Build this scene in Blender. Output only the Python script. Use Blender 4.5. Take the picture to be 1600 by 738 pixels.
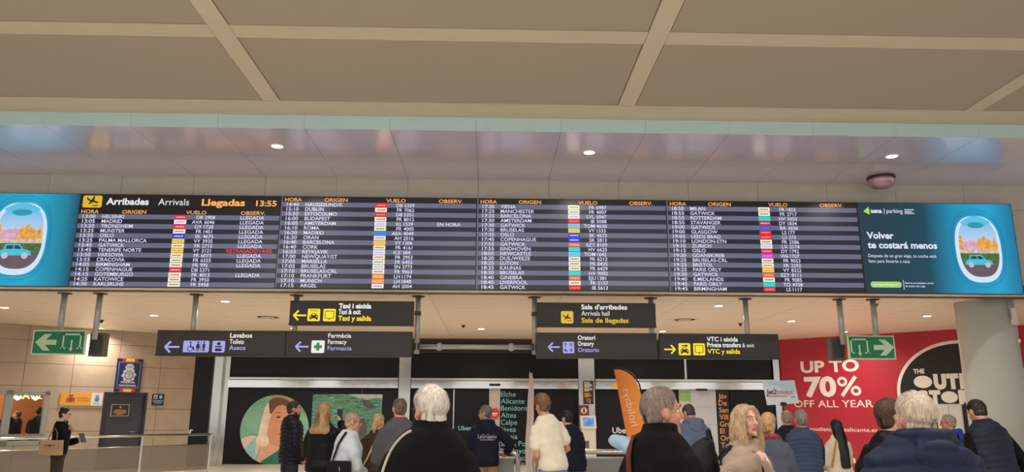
import bpy, bmesh, math, random
from mathutils import Vector, Matrix, noise
from mathutils.bvhtree import BVHTree
for o in list(bpy.data.objects): bpy.data.objects.remove(o)
sc = bpy.context.scene
col = sc.collection
PI = math.pi
R = math.radians

# ------------------------------------------------------------------ camera, world, exposure
F_PX = 1190.0
cd = bpy.data.cameras.new('camera'); cam = bpy.data.objects.new('camera', cd); col.objects.link(cam)
cd.sensor_width = 36.0; cd.lens = 36.0 * F_PX / 1600.0; cd.clip_end = 200
cam.location = (0, 0, 1.65)
yaw, pitch, roll = R(1.5), math.atan(273 / F_PX), 0.004
cam.rotation_euler = (Matrix.Rotation(-yaw, 3, 'Z') @ Matrix.Rotation(PI / 2 + pitch, 3, 'X') @ Matrix.Rotation(roll, 3, 'Z')).to_euler()
sc.camera = cam
w = bpy.data.worlds.new('world'); sc.world = w; w.use_nodes = True
w.node_tree.nodes['Background'].inputs[0].default_value = (1.0, 0.955, 0.90, 1)
w.node_tree.nodes['Background'].inputs[1].default_value = 1.0
sc.view_settings.view_transform = 'Standard'; sc.view_settings.look = 'None'
sc.view_settings.gamma = 1.0; sc.view_settings.use_curve_mapping = False
sc.view_settings.exposure = 0.0
DOWN_W, HALL_W = 52.0, 140.0

# ------------------------------------------------------------------ materials
def lin(c):
    c /= 255.0
    return c / 12.92 if c <= 0.04045 else ((c + 0.055) / 1.055) ** 2.4
def rgb(c): return (lin(c[0]), lin(c[1]), lin(c[2]), 1.0)
MATS = {}
def M(name, c, rough=0.55, metal=0.0, emit=0.0, var=0.0, vscale=3.0, bump=0.0, bscale=40.0, spec=0.5, stretch=None, alpha=1.0, coat=0.0):
    if name in MATS: return MATS[name]
    m = bpy.data.materials.new(name); m.use_nodes = True; MATS[name] = m
    nt = m.node_tree; b = nt.nodes['Principled BSDF']
    b.inputs['Base Color'].default_value = rgb(c) if emit == 0 else (0.01, 0.01, 0.01, 1)
    b.inputs['Roughness'].default_value = rough; b.inputs['Metallic'].default_value = metal
    b.inputs['Specular IOR Level'].default_value = spec; b.inputs['Alpha'].default_value = alpha
    b.inputs['Coat Weight'].default_value = coat
    if emit:
        b.inputs['Emission Color'].default_value = rgb(c); b.inputs['Emission Strength'].default_value = emit
        b.inputs['Roughness'].default_value = 0.3
    if var or bump:
        tc = nt.nodes.new('ShaderNodeTexCoord'); src = tc.outputs['Object']
        if stretch:
            mp = nt.nodes.new('ShaderNodeMapping'); mp.inputs['Scale'].default_value = stretch
            nt.links.new(src, mp.inputs[0]); src = mp.outputs[0]
        if var:
            n = nt.nodes.new('ShaderNodeTexNoise'); n.inputs['Scale'].default_value = vscale; n.inputs['Detail'].default_value = 6
            nt.links.new(src, n.inputs['Vector'])
            r = nt.nodes.new('ShaderNodeMapRange'); r.inputs[1].default_value = 0.25; r.inputs[2].default_value = 0.75
            r.inputs[3].default_value = 1 - var; r.inputs[4].default_value = 1 + var
            nt.links.new(n.outputs['Fac'], r.inputs[0])
            mx = nt.nodes.new('ShaderNodeMix'); mx.data_type = 'RGBA'; mx.blend_type = 'MULTIPLY'
            mx.inputs[0].default_value = 1.0; mx.inputs[6].default_value = rgb(c)
            nt.links.new(r.outputs[0], mx.inputs[7])
            nt.links.new(mx.outputs[2], b.inputs['Emission Color' if emit else 'Base Color'])
        if bump:
            n2 = nt.nodes.new('ShaderNodeTexNoise'); n2.inputs['Scale'].default_value = bscale; n2.inputs['Detail'].default_value = 4
            nt.links.new(src, n2.inputs['Vector'])
            bp = nt.nodes.new('ShaderNodeBump'); bp.inputs['Strength'].default_value = bump; bp.inputs['Distance'].default_value = 0.02
            nt.links.new(n2.outputs['Fac'], bp.inputs['Height']); nt.links.new(bp.outputs[0], b.inputs['Normal'])
    return m
def ramp_mat(name, stops, emit=0.0, tex='gradient', scale=1.0, axis=(1, 0, 0), x0=0.0, x1=1.0, rough=0.4, stretch=(1, 1, 1)):
    """colour ramp along an object axis (print / screen picture) or over noise"""
    m = bpy.data.materials.new(name); m.use_nodes = True; nt = m.node_tree; b = nt.nodes['Principled BSDF']
    tc = nt.nodes.new('ShaderNodeTexCoord'); rp = nt.nodes.new('ShaderNodeValToRGB')
    if tex == 'gradient':
        dt = nt.nodes.new('ShaderNodeVectorMath'); dt.operation = 'DOT_PRODUCT'; dt.inputs[1].default_value = axis
        nt.links.new(tc.outputs['Object'], dt.inputs[0])
        mr = nt.nodes.new('ShaderNodeMapRange'); mr.inputs[1].default_value = x0; mr.inputs[2].default_value = x1
        nt.links.new(dt.outputs['Value'], mr.inputs[0]); nt.links.new(mr.outputs[0], rp.inputs[0])
    else:
        mp = nt.nodes.new('ShaderNodeMapping'); mp.inputs['Scale'].default_value = stretch
        nt.links.new(tc.outputs['Object'], mp.inputs[0])
        n = nt.nodes.new('ShaderNodeTexNoise'); n.inputs['Scale'].default_value = scale; n.inputs['Detail'].default_value = 8
        n.inputs['Roughness'].default_value = 0.7; n.inputs['Distortion'].default_value = 0.6
        nt.links.new(mp.outputs[0], n.inputs['Vector']); nt.links.new(n.outputs['Fac'], rp.inputs[0])
    el = rp.color_ramp.elements
    el[0].position, el[0].color = stops[0][0], rgb(stops[0][1]); el[1].position, el[1].color = stops[-1][0], rgb(stops[-1][1])
    for p, c in stops[1:-1]:
        e = el.new(p); e.color = rgb(c)
    b.inputs['Roughness'].default_value = rough
    if emit:
        b.inputs['Base Color'].default_value = (0.01, 0.01, 0.01, 1)
        nt.links.new(rp.outputs[0], b.inputs['Emission Color']); b.inputs['Emission Strength'].default_value = emit
    else: nt.links.new(rp.outputs[0], b.inputs['Base Color'])
    return m
def glass_mat(name, tint, clear, rough=0.1):
    m = bpy.data.materials.new(name); m.use_nodes = True; nt = m.node_tree; b = nt.nodes['Principled BSDF']
    b.inputs['Base Color'].default_value = rgb(tint); b.inputs['Roughness'].default_value = rough
    tr = nt.nodes.new('ShaderNodeBsdfTransparent'); mx = nt.nodes.new('ShaderNodeMixShader'); mx.inputs[0].default_value = 1 - clear
    nt.links.new(tr.outputs[0], mx.inputs[1]); nt.links.new(b.outputs[0], mx.inputs[2])
    nt.links.new(mx.outputs[0], nt.nodes['Material Output'].inputs['Surface'])
    return m

CEILP = M('ceiling_fabric', (180, 171, 157), 0.9, var=0.05, vscale=60, bump=0.15, bscale=300)
CEILB = M('ceiling_beam', (214, 205, 188), 0.7, var=0.03)
SOFF = M('soffit_gloss', (236, 228, 244), 0.20, 0.36, var=0.03, spec=0.6)
PALEBLUE = M('fascia_blue', (206, 240, 250), 0.4, var=0.03)
BULK = M('bulkhead_panel', (206, 202, 194), 0.6, var=0.05)
LOWC = M('low_ceiling_plank', (236, 220, 202), 0.45, var=0.04, vscale=1.2)
STONE = M('stone_tile', (178, 160, 141), 0.45, var=0.08, vscale=2.5, bump=0.03)
GROUT = M('tile_joint', (110, 98, 86), 0.9)
FLOORM = M('floor_terrazzo', (224, 216, 202), 0.25, var=0.1, vscale=25)
RED = M('red_print', (176, 34, 54), 0.45, var=0.03)
WHITEP = M('white_print', (232, 226, 220), 0.5)
BLACKP = M('black_print', (20, 18, 20), 0.4)
DARKDOOR = M('black_door_film', (13, 13, 17), 0.3, var=0.05, spec=0.3)
DARKPANEL = M('black_transom', (11, 11, 13), 0.3, spec=0.3)
STEEL = M('stainless_steel', (200, 200, 198), 0.18, 1.0, bump=0.02, bscale=8)
CHROME = M('polished_lintel', (225, 225, 225), 0.12, 1.0, bump=0.15, bscale=1.6)
POLE = M('galvanised_pole', (178, 182, 182), 0.4, 0.45, var=0.08)
DARKMETAL = M('dark_flange', (70, 64, 60), 0.5, 0.6)
SIGNG = M('sign_charcoal', (52, 50, 52), 0.5, var=0.03)
SIGNF = M('sign_edge', (38, 36, 38), 0.45)
CREAM = M('column_paint', (200, 203, 200), 0.6, var=0.05, vscale=1.5)
FRAMEG = M('window_frame_grey', (150, 156, 152), 0.45)
DOORG = M('door_slate', (54, 60, 70), 0.4, var=0.05)
LAMP = M('lamp_lens', (255, 244, 226), emit=14.0)
LEDW = M('led_white', (225, 225, 250), emit=1.0)
LEDO = M('led_orange', (255, 178, 90), emit=1.0)
LEDR = M('led_red', (255, 40, 40), emit=1.0)
LEDL = M('led_row_light', (98, 102, 130), emit=1.0)
LEDD = M('led_row_dark', (26, 30, 38), emit=1.0)
LEDK = M('led_black', (16, 14, 18), emit=1.0)
YEL = M('sign_yellow', (255, 222, 20), emit=1.0)
YELD = M('sign_yellow_dim', (244, 200, 40), emit=0.8)
SWHITE = M('sign_white', (245, 242, 240), emit=0.9)
LILAC = M('sign_lilac', (170, 170, 238), emit=0.9)
GREENX = M('exit_green', (18, 122, 84), 0.3, var=0.05)
EXITW = M('exit_cream', (196, 222, 190), 0.4)

# ------------------------------------------------------------------ helpers
def tag(o, label=None, cat=None, group=None, kind=None):
    if label: o['label'] = label
    if cat: o['category'] = cat
    if group: o['group'] = group
    if kind: o['kind'] = kind
    return o
def empty(name, loc=(0, 0, 0), rz=0.0):
    o = bpy.data.objects.new(name, None); o.empty_display_size = 0.1
    o.location = loc; o.rotation_euler = (0, 0, rz); col.objects.link(o); return o
def link(name, me, mat, parent=None, loc=None, rz=0.0):
    o = bpy.data.objects.new(name, me)
    if mat is not None and len(me.materials) == 0: me.materials.append(mat)
    col.objects.link(o); o.parent = parent
    if loc is not None: o.location = loc
    if rz: o.rotation_euler = (0, 0, rz)
    return o
FONT = {}
def glyphs(s, bold):
    k = (s, bold)
    if k not in FONT:
        c = bpy.data.curves.new('t', 'FONT'); c.body = s; c.resolution_u = 3; c.offset = bold
        ob = bpy.data.objects.new('t', c); me = bpy.data.meshes.new_from_object(ob)
        vs = [(v.co.x, v.co.y) for v in me.vertices]; fs = [tuple(p.vertices) for p in me.polygons]
        bpy.data.objects.remove(ob); bpy.data.curves.remove(c); bpy.data.meshes.remove(me)
        FONT[k] = (vs, fs)
    return FONT[k]
class B:
    def __init__(s): s.bm = bmesh.new()
    def box(s, x0, x1, y0, y1, z0, z1, bev=0.0):
        r = bmesh.ops.create_cube(s.bm, size=1.0); vs = r['verts']
        for v in vs: v.co = Vector(((x0 + x1) / 2 + v.co.x * (x1 - x0), (y0 + y1) / 2 + v.co.y * (y1 - y0), (z0 + z1) / 2 + v.co.z * (z1 - z0)))
        if bev:
            es = list({e for v in vs for e in v.link_edges}); bmesh.ops.bevel(s.bm, geom=es, offset=bev, segments=2, affect='EDGES', profile=0.5)
        return s
    def tube(s, pts, r, n=12, cap=True):
        pts = [Vector(p) for p in pts]; rings = []; N = len(pts)
        rr = r if isinstance(r, (list, tuple)) else [r] * N
        t0 = (pts[1] - pts[0]).normalized(); u = t0.orthogonal().normalized()
        for i, p in enumerate(pts):
            t = ((pts[min(i + 1, N - 1)] - p).normalized() + (p - pts[max(i - 1, 0)]).normalized()).normalized()
            u = (u - t * u.dot(t)).normalized(); v = t.cross(u)
            rings.append([s.bm.verts.new(p + (u * math.cos(a) + v * math.sin(a)) * rr[i]) for a in [2 * PI * k / n for k in range(n)]])
        for a, b in zip(rings, rings[1:]):
            for k in range(n): s.bm.faces.new((a[k], a[(k + 1) % n], b[(k + 1) % n], b[k]))
        if cap: s.bm.faces.new(rings[0][::-1]); s.bm.faces.new(rings[-1])
        return s
    def lathe(s, prof, n=24, c=(0, 0, 0)):
        rings = [[s.bm.verts.new((c[0] + r * math.cos(2 * PI * k / n), c[1] + r * math.sin(2 * PI * k / n), c[2] + z)) for k in range(n)] for r, z in prof]
        for a, b in zip(rings, rings[1:]):
            for k in range(n): s.bm.faces.new((a[k], a[(k + 1) % n], b[(k + 1) % n], b[k]))
        s.bm.faces.new(rings[0][::-1]); s.bm.faces.new(rings[-1]); return s
    def poly(s, pts, y):
        s.bm.faces.new([s.bm.verts.new((x, y, z)) for x, z in pts]); return s
    def prism(s, pts, y0, y1):
        a = [s.bm.verts.new((x, y0, z)) for x, z in pts]; b = [s.bm.verts.new((x, y1, z)) for x, z in pts]; n = len(pts)
        s.bm.faces.new(a); s.bm.faces.new(b[::-1])
        for k in range(n): s.bm.faces.new((a[k], b[k], b[(k + 1) % n], a[(k + 1) % n]))
        return s
    def rect(s, x0, x1, z0, z1, y): return s.poly([(x0, z0), (x1, z0), (x1, z1), (x0, z1)], y)
    def rrect(s, x0, x1, z0, z1, y, r):
        p = []
        for cx, cz, a0 in ((x1 - r, z0 + r, -90), (x1 - r, z1 - r, 0), (x0 + r, z1 - r, 90), (x0 + r, z0 + r, 180)):
            for k in range(5): a = R(a0 + 22.5 * k); p.append((cx + r * math.cos(a), cz + r * math.sin(a)))
        return s.poly(p, y)
    def disc(s, cx, cz, rx, rz, y, n=40, a0=0, a1=360):
        return s.poly([(cx + rx * math.cos(R(a0 + (a1 - a0) * k / n)), cz + rz * math.sin(R(a0 + (a1 - a0) * k / n))) for k in range(n if a1 - a0 == 360 else n + 1)], y)
    def ring(s, cx, cz, rx, rz, w, y, n=40):
        a = []; b = []
        for k in range(n):
            c, q = math.cos(2 * PI * k / n), math.sin(2 * PI * k / n)
            a.append(s.bm.verts.new((cx + rx * c, y, cz + rz * q))); b.append(s.bm.verts.new((cx + (rx - w) * c, y, cz + (rz - w) * q)))
        for k in range(n): s.bm.faces.new((a[k], a[(k + 1) % n], b[(k + 1) % n], b[k]))
        return s
    def line(s, x0, z0, x1, z1, w, y):
        d = Vector((x1 - x0, z1 - z0)).normalized() * (w / 2); n = (-d.y, d.x)
        return s.poly([(x0 - n[0], z0 - n[1]), (x1 - n[0], z1 - n[1]), (x1 + n[0], z1 + n[1]), (x0 + n[0], z0 + n[1])], y)
    def text(s, t, x, z, y, cap, al='l', width=None, bold=0.0, mirror=False, sx=None, rot=0.0):
        vs, fs = glyphs(t, bold)
        if not vs: return s
        k = cap / 0.685; xa = min(v[0] for v in vs); xb = max(v[0] for v in vs)
        kx = (width / (xb - xa)) if width else k * (sx or 1.0)
        W = (xb - xa) * kx; off = {'l': 0, 'c': -W / 2, 'r': -W}[al]
        out = []
        for a, b in vs:
            px, pz = (a - xa) * kx + off, b * k
            if mirror: px = -px
            if rot: px, pz = px * math.cos(rot) - pz * math.sin(rot), px * math.sin(rot) + pz * math.cos(rot)
            out.append(s.bm.verts.new((x + px, y, z + pz)))
        for f in fs:
            try: s.bm.faces.new([out[i] for i in f])
            except ValueError: pass
        return s
    def mesh(s, name='m', smooth=False):
        bmesh.ops.recalc_face_normals(s.bm, faces=s.bm.faces) if smooth else None
        me = bpy.data.meshes.new(name); s.bm.to_mesh(me); s.bm.free()
        if smooth:
            me.polygons.foreach_set('use_smooth', [True] * len(me.polygons))
        return me
    def obj(s, name, mat, parent=None, loc=None, rz=0.0, smooth=False):
        return link(name, s.mesh(name, smooth), mat, parent, loc, rz)

# ------------------------------------------------------------------ floor and ceilings
tag(B().box(-30, 30, -22, 40, -0.2, 0).obj('floor', FLOORM), 'pale polished terrazzo floor of the arrivals hall', kind='structure')
ZH, ZS, ZL, YF, YB = 6.32, 6.10, 3.85, 11.72, 14.45
ceil = tag(B().box(-31, 31, -22, YF, ZH + 0.05, ZH + 0.25).obj('ceiling', CEILB), 'high beige panelled ceiling with light crossing beams', kind='structure')
BX = [-3.45 + 5.53 * k for k in range(-4, 6)]
BY = [8.92 - 2.38 * k for k in range(0, 11)]
for x in BX:
    B().box(x - 0.13, x + 0.13, -20, 11.13, ZH, ZH + 0.06).obj('ceiling_beam', CEILB, ceil)
pm = B().box(-2.62, 2.62, -1.015, 1.015, 0, 0.04).mesh('ceiling_panel'); pm.materials.append(CEILP)
xb = B().box(-2.63, 2.63, -0.16, 0.16, 0, 0.05).mesh('cross_beam'); xb.materials.append(CEILB)
for x in BX[:-1]:
    for j, y in enumerate([11.3] + BY):
        yc = (y - 1.19) if j else 10.105
        if j == 0: pass
        link('ceiling_panel', pm, None, ceil, (x + 2.765, yc, ZH + 0.012))
        if j: link('cross_beam', xb, None, ceil, (x + 2.765, y, ZH + 0.002))
B().box(-31, 31, 11.14, YF, ZH, ZH + 0.06).obj('edge_strip', CEILB, ceil)
# soffit with pale blue upstand
soff = tag(B().box(-31, 31, YF + 0.02, YB + 0.4, ZS + 0.012, ZS + 0.2).obj('ceiling_soffit', GROUT), 'glossy lilac grey soffit above the arrivals board', kind='structure')
sm = B().box(-0.692, 0.692, 0, 1.35, 0, 0.03).mesh('soffit_panel'); sm.materials.append(SOFF)
fm = B().box(-0.693, 0.693, 0, 0.03, 0, ZH - ZS).mesh('fascia_panel'); fm.materials.append(PALEBLUE)
bmh = B().box(-0.6915, 0.6915, 0, 0.03, 0, 0.50).mesh('bulkhead_panel'); bmh.materials.append(BULK)
wb = tag(B().box(-31, 31, YB + 0.03, YB + 0.3, ZL, ZS + 0.1).obj('wall_bulkhead', BULK), 'beige bulkhead wall carrying the arrivals board', kind='structure')
for k in range(-10, 12):
    x = -1.68 + 0.695 + 1.39 * k
    link('fascia_panel', fm, None, soff, (x, YF, ZS))
    for y in (YF + 0.03, YF + 1.384): link('soffit_panel', sm, None, soff, (x, y, ZS))
    link('bulkhead_panel', bmh, None, wb, (x, YB, ZS - 0.50))
# low ceiling of planks
low = tag(B().box(-31, 31, YB - 0.2, 40, ZL + 0.02, ZL + 0.2).obj('ceiling_low', GROUT), 'low warm white plank ceiling behind the board', kind='structure')
pl = B().box(-1.295, 1.295, -0.2945, 0.2945, 0, 0.03).mesh('ceiling_plank'); pl.materials.append(LOWC)
for j in range(17):
    for i in range(-6, 7):
        link('ceiling_plank', pl, None, low, (i * 2.6 + 0.06, YB + 0.1 + 0.6 * j, ZL))

# ------------------------------------------------------------------ lamps
def downlight(x, y, z, watt, label, grp, r=0.085, big=1.0):
    t = empty('downlight', (x, y, z)); tag(t, label, 'downlight', grp)
    B().lathe([(r * 1.35, 0.0), (r * 1.35, -0.008), (r * 1.05, -0.012), (r * 1.0, -0.004)]).obj('trim_ring', WHITEP, t, smooth=False)
    B().lathe([(r * 0.98, -0.004), (r * 0.98, -0.010), (r * 0.6, -0.0135)]).obj('lens', LAMP, t)
    ld = bpy.data.lights.new('downlight_lamp', 'AREA'); ld.shape = 'DISK'; ld.size = r * 2.2; ld.energy = watt; ld.color = (1.0, 0.90, 0.78); ld.spread = R(150)
    lo = bpy.data.objects.new('downlight_lamp', ld); col.objects.link(lo); lo.parent = t; lo.location = (0, 0, -0.03)
SPOTS = [(-10.86, 17.2, 'at the far left edge above the office window'), (-8.12, 18.5, 'between the left exit sign and the Lavabos sign'), (-5.55, 15.93, 'just right of the Lavabos sign pole'),
         (-10.94, 21.6, 'beside the left exit sign over the stone wall'), (-5.45, 21.2, 'below the left end of the Taxi sign'), (-0.29, 21.07, 'in the middle above the steel tube between signs'),
         (4.82, 21.4, 'under the right end of the Sala de llegadas sign'), (4.84, 16.05, 'right of the Sala de llegadas sign, near the board'), (7.45, 18.75, 'right of the VTC sign pole'),
         (10.17, 17.5, 'between the right exit sign and the round column')]
for x, y, d in SPOTS: downlight(x, y, ZL, DOWN_W, 'small round downlight ' + d, 'downlights of the low ceiling')
for x, y, d in ((-2.9, 18.6, 'hidden behind the Taxi sign'), (2.3, 18.6, 'hidden behind the Sala de llegadas sign'), (9.9, 21.2, 'hidden behind the round column')):
    downlight(x, y, ZL, DOWN_W, 'small round downlight ' + d, 'downlights of the low ceiling')
for x, y, d in ((-3.74, 12.6, 'left one'), (1.69, 12.72, 'middle one'), (7.1, 12.72, 'right one near the dome')):
    downlight(x, y, ZS, 30, 'round downlight in the glossy soffit above the board, ' + d, 'downlights of the soffit', 0.09)
def added_hall_lamp(x, y, lab):  # unseen fixtures, added out of view to light people's backs and the board wall
    t = empty('added_luminaire', (x, y, ZH - 0.005)); tag(t, 'long unseen luminaire added overhead, ' + lab, 'light', 'added hall luminaires')
    B().box(-1.3, 1.3, -0.2, 0.2, -0.06, 0.0, 0.01).obj('housing', WHITEP, t)
    B().box(-1.25, 1.25, -0.15, 0.15, -0.066, -0.058).obj('diffuser', M('diffuser', (255, 246, 232), emit=4.0), t)
    ld = bpy.data.lights.new('added_hall_lamp', 'AREA'); ld.shape = 'RECTANGLE'; ld.size = 2.4; ld.size_y = 0.3; ld.energy = HALL_W; ld.color = (1.0, 0.93, 0.84)
    lo = bpy.data.objects.new('added_hall_lamp', ld); col.objects.link(lo); lo.parent = t; lo.location = (0, 0, -0.08)
for i, x in enumerate((-6.2, -0.7, 4.85)):
    for y, yl in ((5.35, 'row nearest the board'), (0.6, 'middle row'), (-4.2, 'row farthest from the board')): added_hall_lamp(x, y, ('left', 'centre', 'right')[i] + ' of the ' + yl)

# ------------------------------------------------------------------ arrivals board
board = tag(empty('arrivals_board', (0, 14.2, 3.87)), 'very wide LED arrivals board with flight rows and an advert at each end', 'display board')
ZT, ZB0 = 1.775, 0.0            # local z of the screen
B().box(-11.6, 10.2, 0.012, 0.24, -0.012, ZT + 0.012).obj('housing', M('board_housing', (46, 46, 50), 0.4), board)
RH = 0.0925
AIR = {'D': ((225, 25, 60), (255, 190, 200)), 'W': ((235, 230, 245), (150, 150, 190)), 'R': ((250, 236, 205), (70, 70, 90)), 'B': ((20, 50, 220), (210, 220, 255)), 'Y': ((250, 205, 80), (225, 160, 40)),
       'S': ((40, 140, 225), (60, 120, 200)), 'A': ((235, 225, 245), (150, 100, 170)), 'O': ((250, 150, 70), (255, 200, 140)), 'I': ((225, 25, 35), (255, 110, 100)), 'T': ((110, 205, 235), (80, 160, 220)),
       'E': ((240, 95, 65), (255, 190, 160)), 'H': ((20, 215, 205), (20, 190, 180)), 'U': ((40, 90, 220), (80, 130, 240)), 'L': ((230, 30, 45), (255, 150, 150)), 'P': ((215, 60, 220), (240, 140, 240))}
S1 = """13:00|HELSINKI|D|D8 2908|LLEGADA
13:05|MADRID|W|AVA 6046|LLEGADA
13:20|TRONDHEIM|D|DY 1728|LLEGADA
13:25|MUNSTER|R|FR 1451|LLEGADA
13:25|OSLO|B|SK 4675|LLEGADA
13:25|PALMA MALLORCA|Y|VY 3935|LLEGADA
13:45|GATWICK|R|FR 2715|LLEGADA
13:45|TENERIFE NORTE|Y|VY 3121|RETRASADO 14:02
13:50|VARSOVIA|R|FR 6073|LLEGADA
13:55|CRACOVIA|R|FR 6355|LLEGADA
14:05|BIRMINGHAM|R|FR 995|LLEGADA
14:15|COPENHAGUE|D|D8 5371|
14:15|GOTEMBURGO|R|FR 4013|LLEGADA
14:25|KATOWICE|R|FR 3950|
14:30|KARLSRUHE|R|FR 5958|"""
S2 = """14:40|HAUGESUND/K|L|D8 5329|
15:10|DUBLIN|R|FR 7062|
15:50|ESTOCOLMO|L|D8 5351|
16:00|BUDAPEST|R|FR 8012|
16:05|AMSTERDAM|W|KL 1539|EN HORA
16:10|ROMA|R|FR 4005|
16:20|MADRID|S|AEA 4049|
16:20|ORAN|A|AH 2016|
16:40|BARCELONA|Y|VY 1306|
16:40|CORK|R|FR 4161|
16:55|REYKJAVIK|W|ICE 584|
17:00|NEWQUAY/ST|R|FR 2953|
17:05|MARSELLA|R|FR 6455|
17:05|BRUSELAS|W|SN 3773|
17:10|BRUSELAS-CRL|R|FR 9063|
17:10|FRANKFURT|O|LH 1174|
17:10|MUNICH|O|LH 1848|
17:15|ARGEL|A|AH 2004|"""
S3 = """17:20|VIENA|R|FR 6987|
17:25|MANCHESTER|R|FR 4007|
17:25|BARCELONA|W|LVL 5047|
17:30|AMSTERDAM|I|IB 5088|
17:30|GATWICK|T|TOM 4630|
17:30|BRUSELAS|Y|VY 1333|
17:35|OSLO|B|SK 4673|
17:45|COPENHAGUE|B|SK 2813|
17:55|GATWICK|E|EZY 8109|
17:55|EINDHOVEN|H|HV 6625|
18:05|NEWCASTLE|T|TOM 1642|
18:20|DUS./WEEZE|R|FR 6212|
18:25|LUTON|R|FR 8425|
18:25|KAUNAS|R|FR 6429|
18:30|BRUSELAS|H|HV 9003|
18:40|GINEBRA|E|EJU 1381|
18:45|LIVERPOOL|R|FR 5137|
18:45|GATWICK|I|IB 5613|"""
S4 = """18:50|MILAN|R|FR 1423|
18:55|GATWICK|R|FR 2717|
18:55|ROTTERDAM|H|HV 5053|
18:55|STAVANGER|D|DY 1834|
19:00|GATWICK|U|BA 2656|
19:00|GLASGOW|L|LS 177|
19:05|LEEDS BRAD|L|LS 273|
19:10|LONDON-STN|R|FR 2586|
19:10|ZURICH|W|LX 2174|
19:15|OSLO|D|DY 1792|
19:20|GDANSK/REB|P|W6 1707|
19:25|BRUSELAS-CRL|R|FR 9053|
19:25|BRISTOL|R|FR 2292|
19:25|PARIS ORLY|Y|VY 8322|
19:30|GATWICK|E|EZY 8111|
19:40|E.MIDLANDS|R|FR 9085|
19:45|PARIS ORLY|H|TO 4708|
19:45|BIRMINGHAM|L|LS 1117|"""
CAP = 0.066
def section(x0, x1, data, first=False):
    W = x1 - x0; rows = data.split('\n'); n = len(rows)
    pan = B().box(x0, x1, 0.0, 0.012, ZB0, ZT).obj('flight_screen', LEDK, board)
    top = n * RH
    for t, f in (('HORA', 0.015), ('ORIGEN', 0.215), ('VUELO', 0.53), ('OBSERV.', 0.80)):
        B().text(t, x0 + f * W, top + 0.014, -0.003, 0.068, bold=0.012, width=W * {'HORA': .085, 'ORIGEN': .118, 'VUELO': .10, 'OBSERV.': .122}[t]).obj('column_heading', LEDO, pan)
    for i, rw in enumerate(rows):
        tm, ds, al, fl, ob = rw.split('|'); z0 = top - (i + 1) * RH; zt = z0 + 0.014
        B().rect(x0 + 0.012, x1 - 0.03, z0, z0 + RH, -0.001).obj('row_band', LEDL if i % 2 == 0 else LEDD, pan)
        B().text(tm, x0 + 0.025 * W, zt, -0.003, CAP, width=0.062 * W, bold=0.007).obj('arrival_time', LEDW, pan)
        B().text(ds, x0 + 0.12 * W, zt, -0.003, CAP, sx=1.07, bold=0.007).obj('origin_name', LEDW, pan)
        a, c = fl.split(' ')
        B().text(a, x0 + 0.614 * W, zt, -0.003, CAP, 'r', sx=1.03, bold=0.007).obj('airline_code', LEDW, pan); b = B().text(c, x0 + 0.624 * W, zt, -0.003, CAP, sx=1.03, bold=0.007); b.obj('flight_number', LEDW, pan)
        if ob and 'RETR' not in ob: B().text(ob, x0 + (0.80 if first else 0.795) * W, zt, -0.003, CAP, width=W * 0.118, bold=0.007).obj('status_text', LEDW, pan)
        if 'RETR' in ob: B().text('RETRASADO', x0 + 0.745 * W, zt, -0.003, CAP, width=0.155 * W, bold=0.008).obj('delay_text', LEDR, pan); B().text('14:02', x0 + 0.908 * W, zt, -0.003, CAP, width=0.06 * W, bold=0.008).obj('delay_time', LEDR, pan)
        c1, c2 = AIR[al]
        lg = M('airline_' + al, c1, emit=1.0); lg2 = M('airline_mark_' + al, c2, emit=1.0)
        B().rect(x0 + 0.475 * W, x0 + 0.535 * W, z0 + 0.006, z0 + RH - 0.004, -0.003).obj('airline_logo', lg, pan)
        q = B()
        if al not in 'H':
            for k in range(6): q.rect(x0 + (0.483 + 0.0075 * k) * W, x0 + (0.4885 + 0.0075 * k) * W, z0 + 0.034, z0 + 0.054 + 0.006 * (k % 2), -0.004)
            q.obj('airline_mark', lg2, pan)
        else: q.bm.free()
    if not first: B().rect(x0 - 0.006, x0 + 0.008, 0.0, ZT, -0.002).obj('section_divider', M('led_divider', (112, 118, 140), emit=1.0), pan)
    return pan
SX = [-7.86, -4.04, -0.29, 3.38, 7.13]
p1 = section(SX[0], SX[1], S1, True); section(SX[1], SX[2], S2); section(SX[2], SX[3], S3); section(SX[3], SX[4], S4)
# title line of the first screen
zt = 15 * RH + 0.155
B().rrect(-7.80, -7.44, 15 * RH + 0.125, ZT - 0.025, -0.003, 0.035).obj('arrivals_icon', YELD, p1)
def plane_icon(b, cx, cz, s, y):
    b.poly([(cx - .40 * s, cz + .22 * s), (cx - .33 * s, cz + .24 * s), (cx - .22 * s, cz + .10 * s), (cx + .36 * s, cz - .06 * s), (cx + .42 * s, cz - .14 * s), (cx + .30 * s, cz - .17 * s), (cx - .34 * s, cz + .03 * s)], y)
    b.poly([(cx - .06 * s, cz + .04 * s), (cx + .06 * s, cz + .36 * s), (cx + .12 * s, cz + .34 * s), (cx + .13 * s, cz - .02 * s)], y)
    b.poly([(cx - .12 * s, cz + .0 * s), (cx - .26 * s, cz - .24 * s), (cx - .18 * s, cz - .25 * s), (cx + .08 * s, cz - .06 * s)], y)
    b.rect(cx + .02 * s, cx + .40 * s, cz - .36 * s, cz - .30 * s, y); return b
plane_icon(B(), -7.62, 15 * RH + 0.26, 0.28, -0.0045).obj('icon_plane', LEDK, p1)
B().text('Arribades', -7.36, zt + 0.035, -0.003, 0.125, width=0.80, bold=0.03).obj('title_text', SWHITE, p1)
B().text('Arrivals', -6.38, zt + 0.035, -0.003, 0.125, width=0.58, bold=0.0).obj('title_text', SWHITE, p1)
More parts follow.
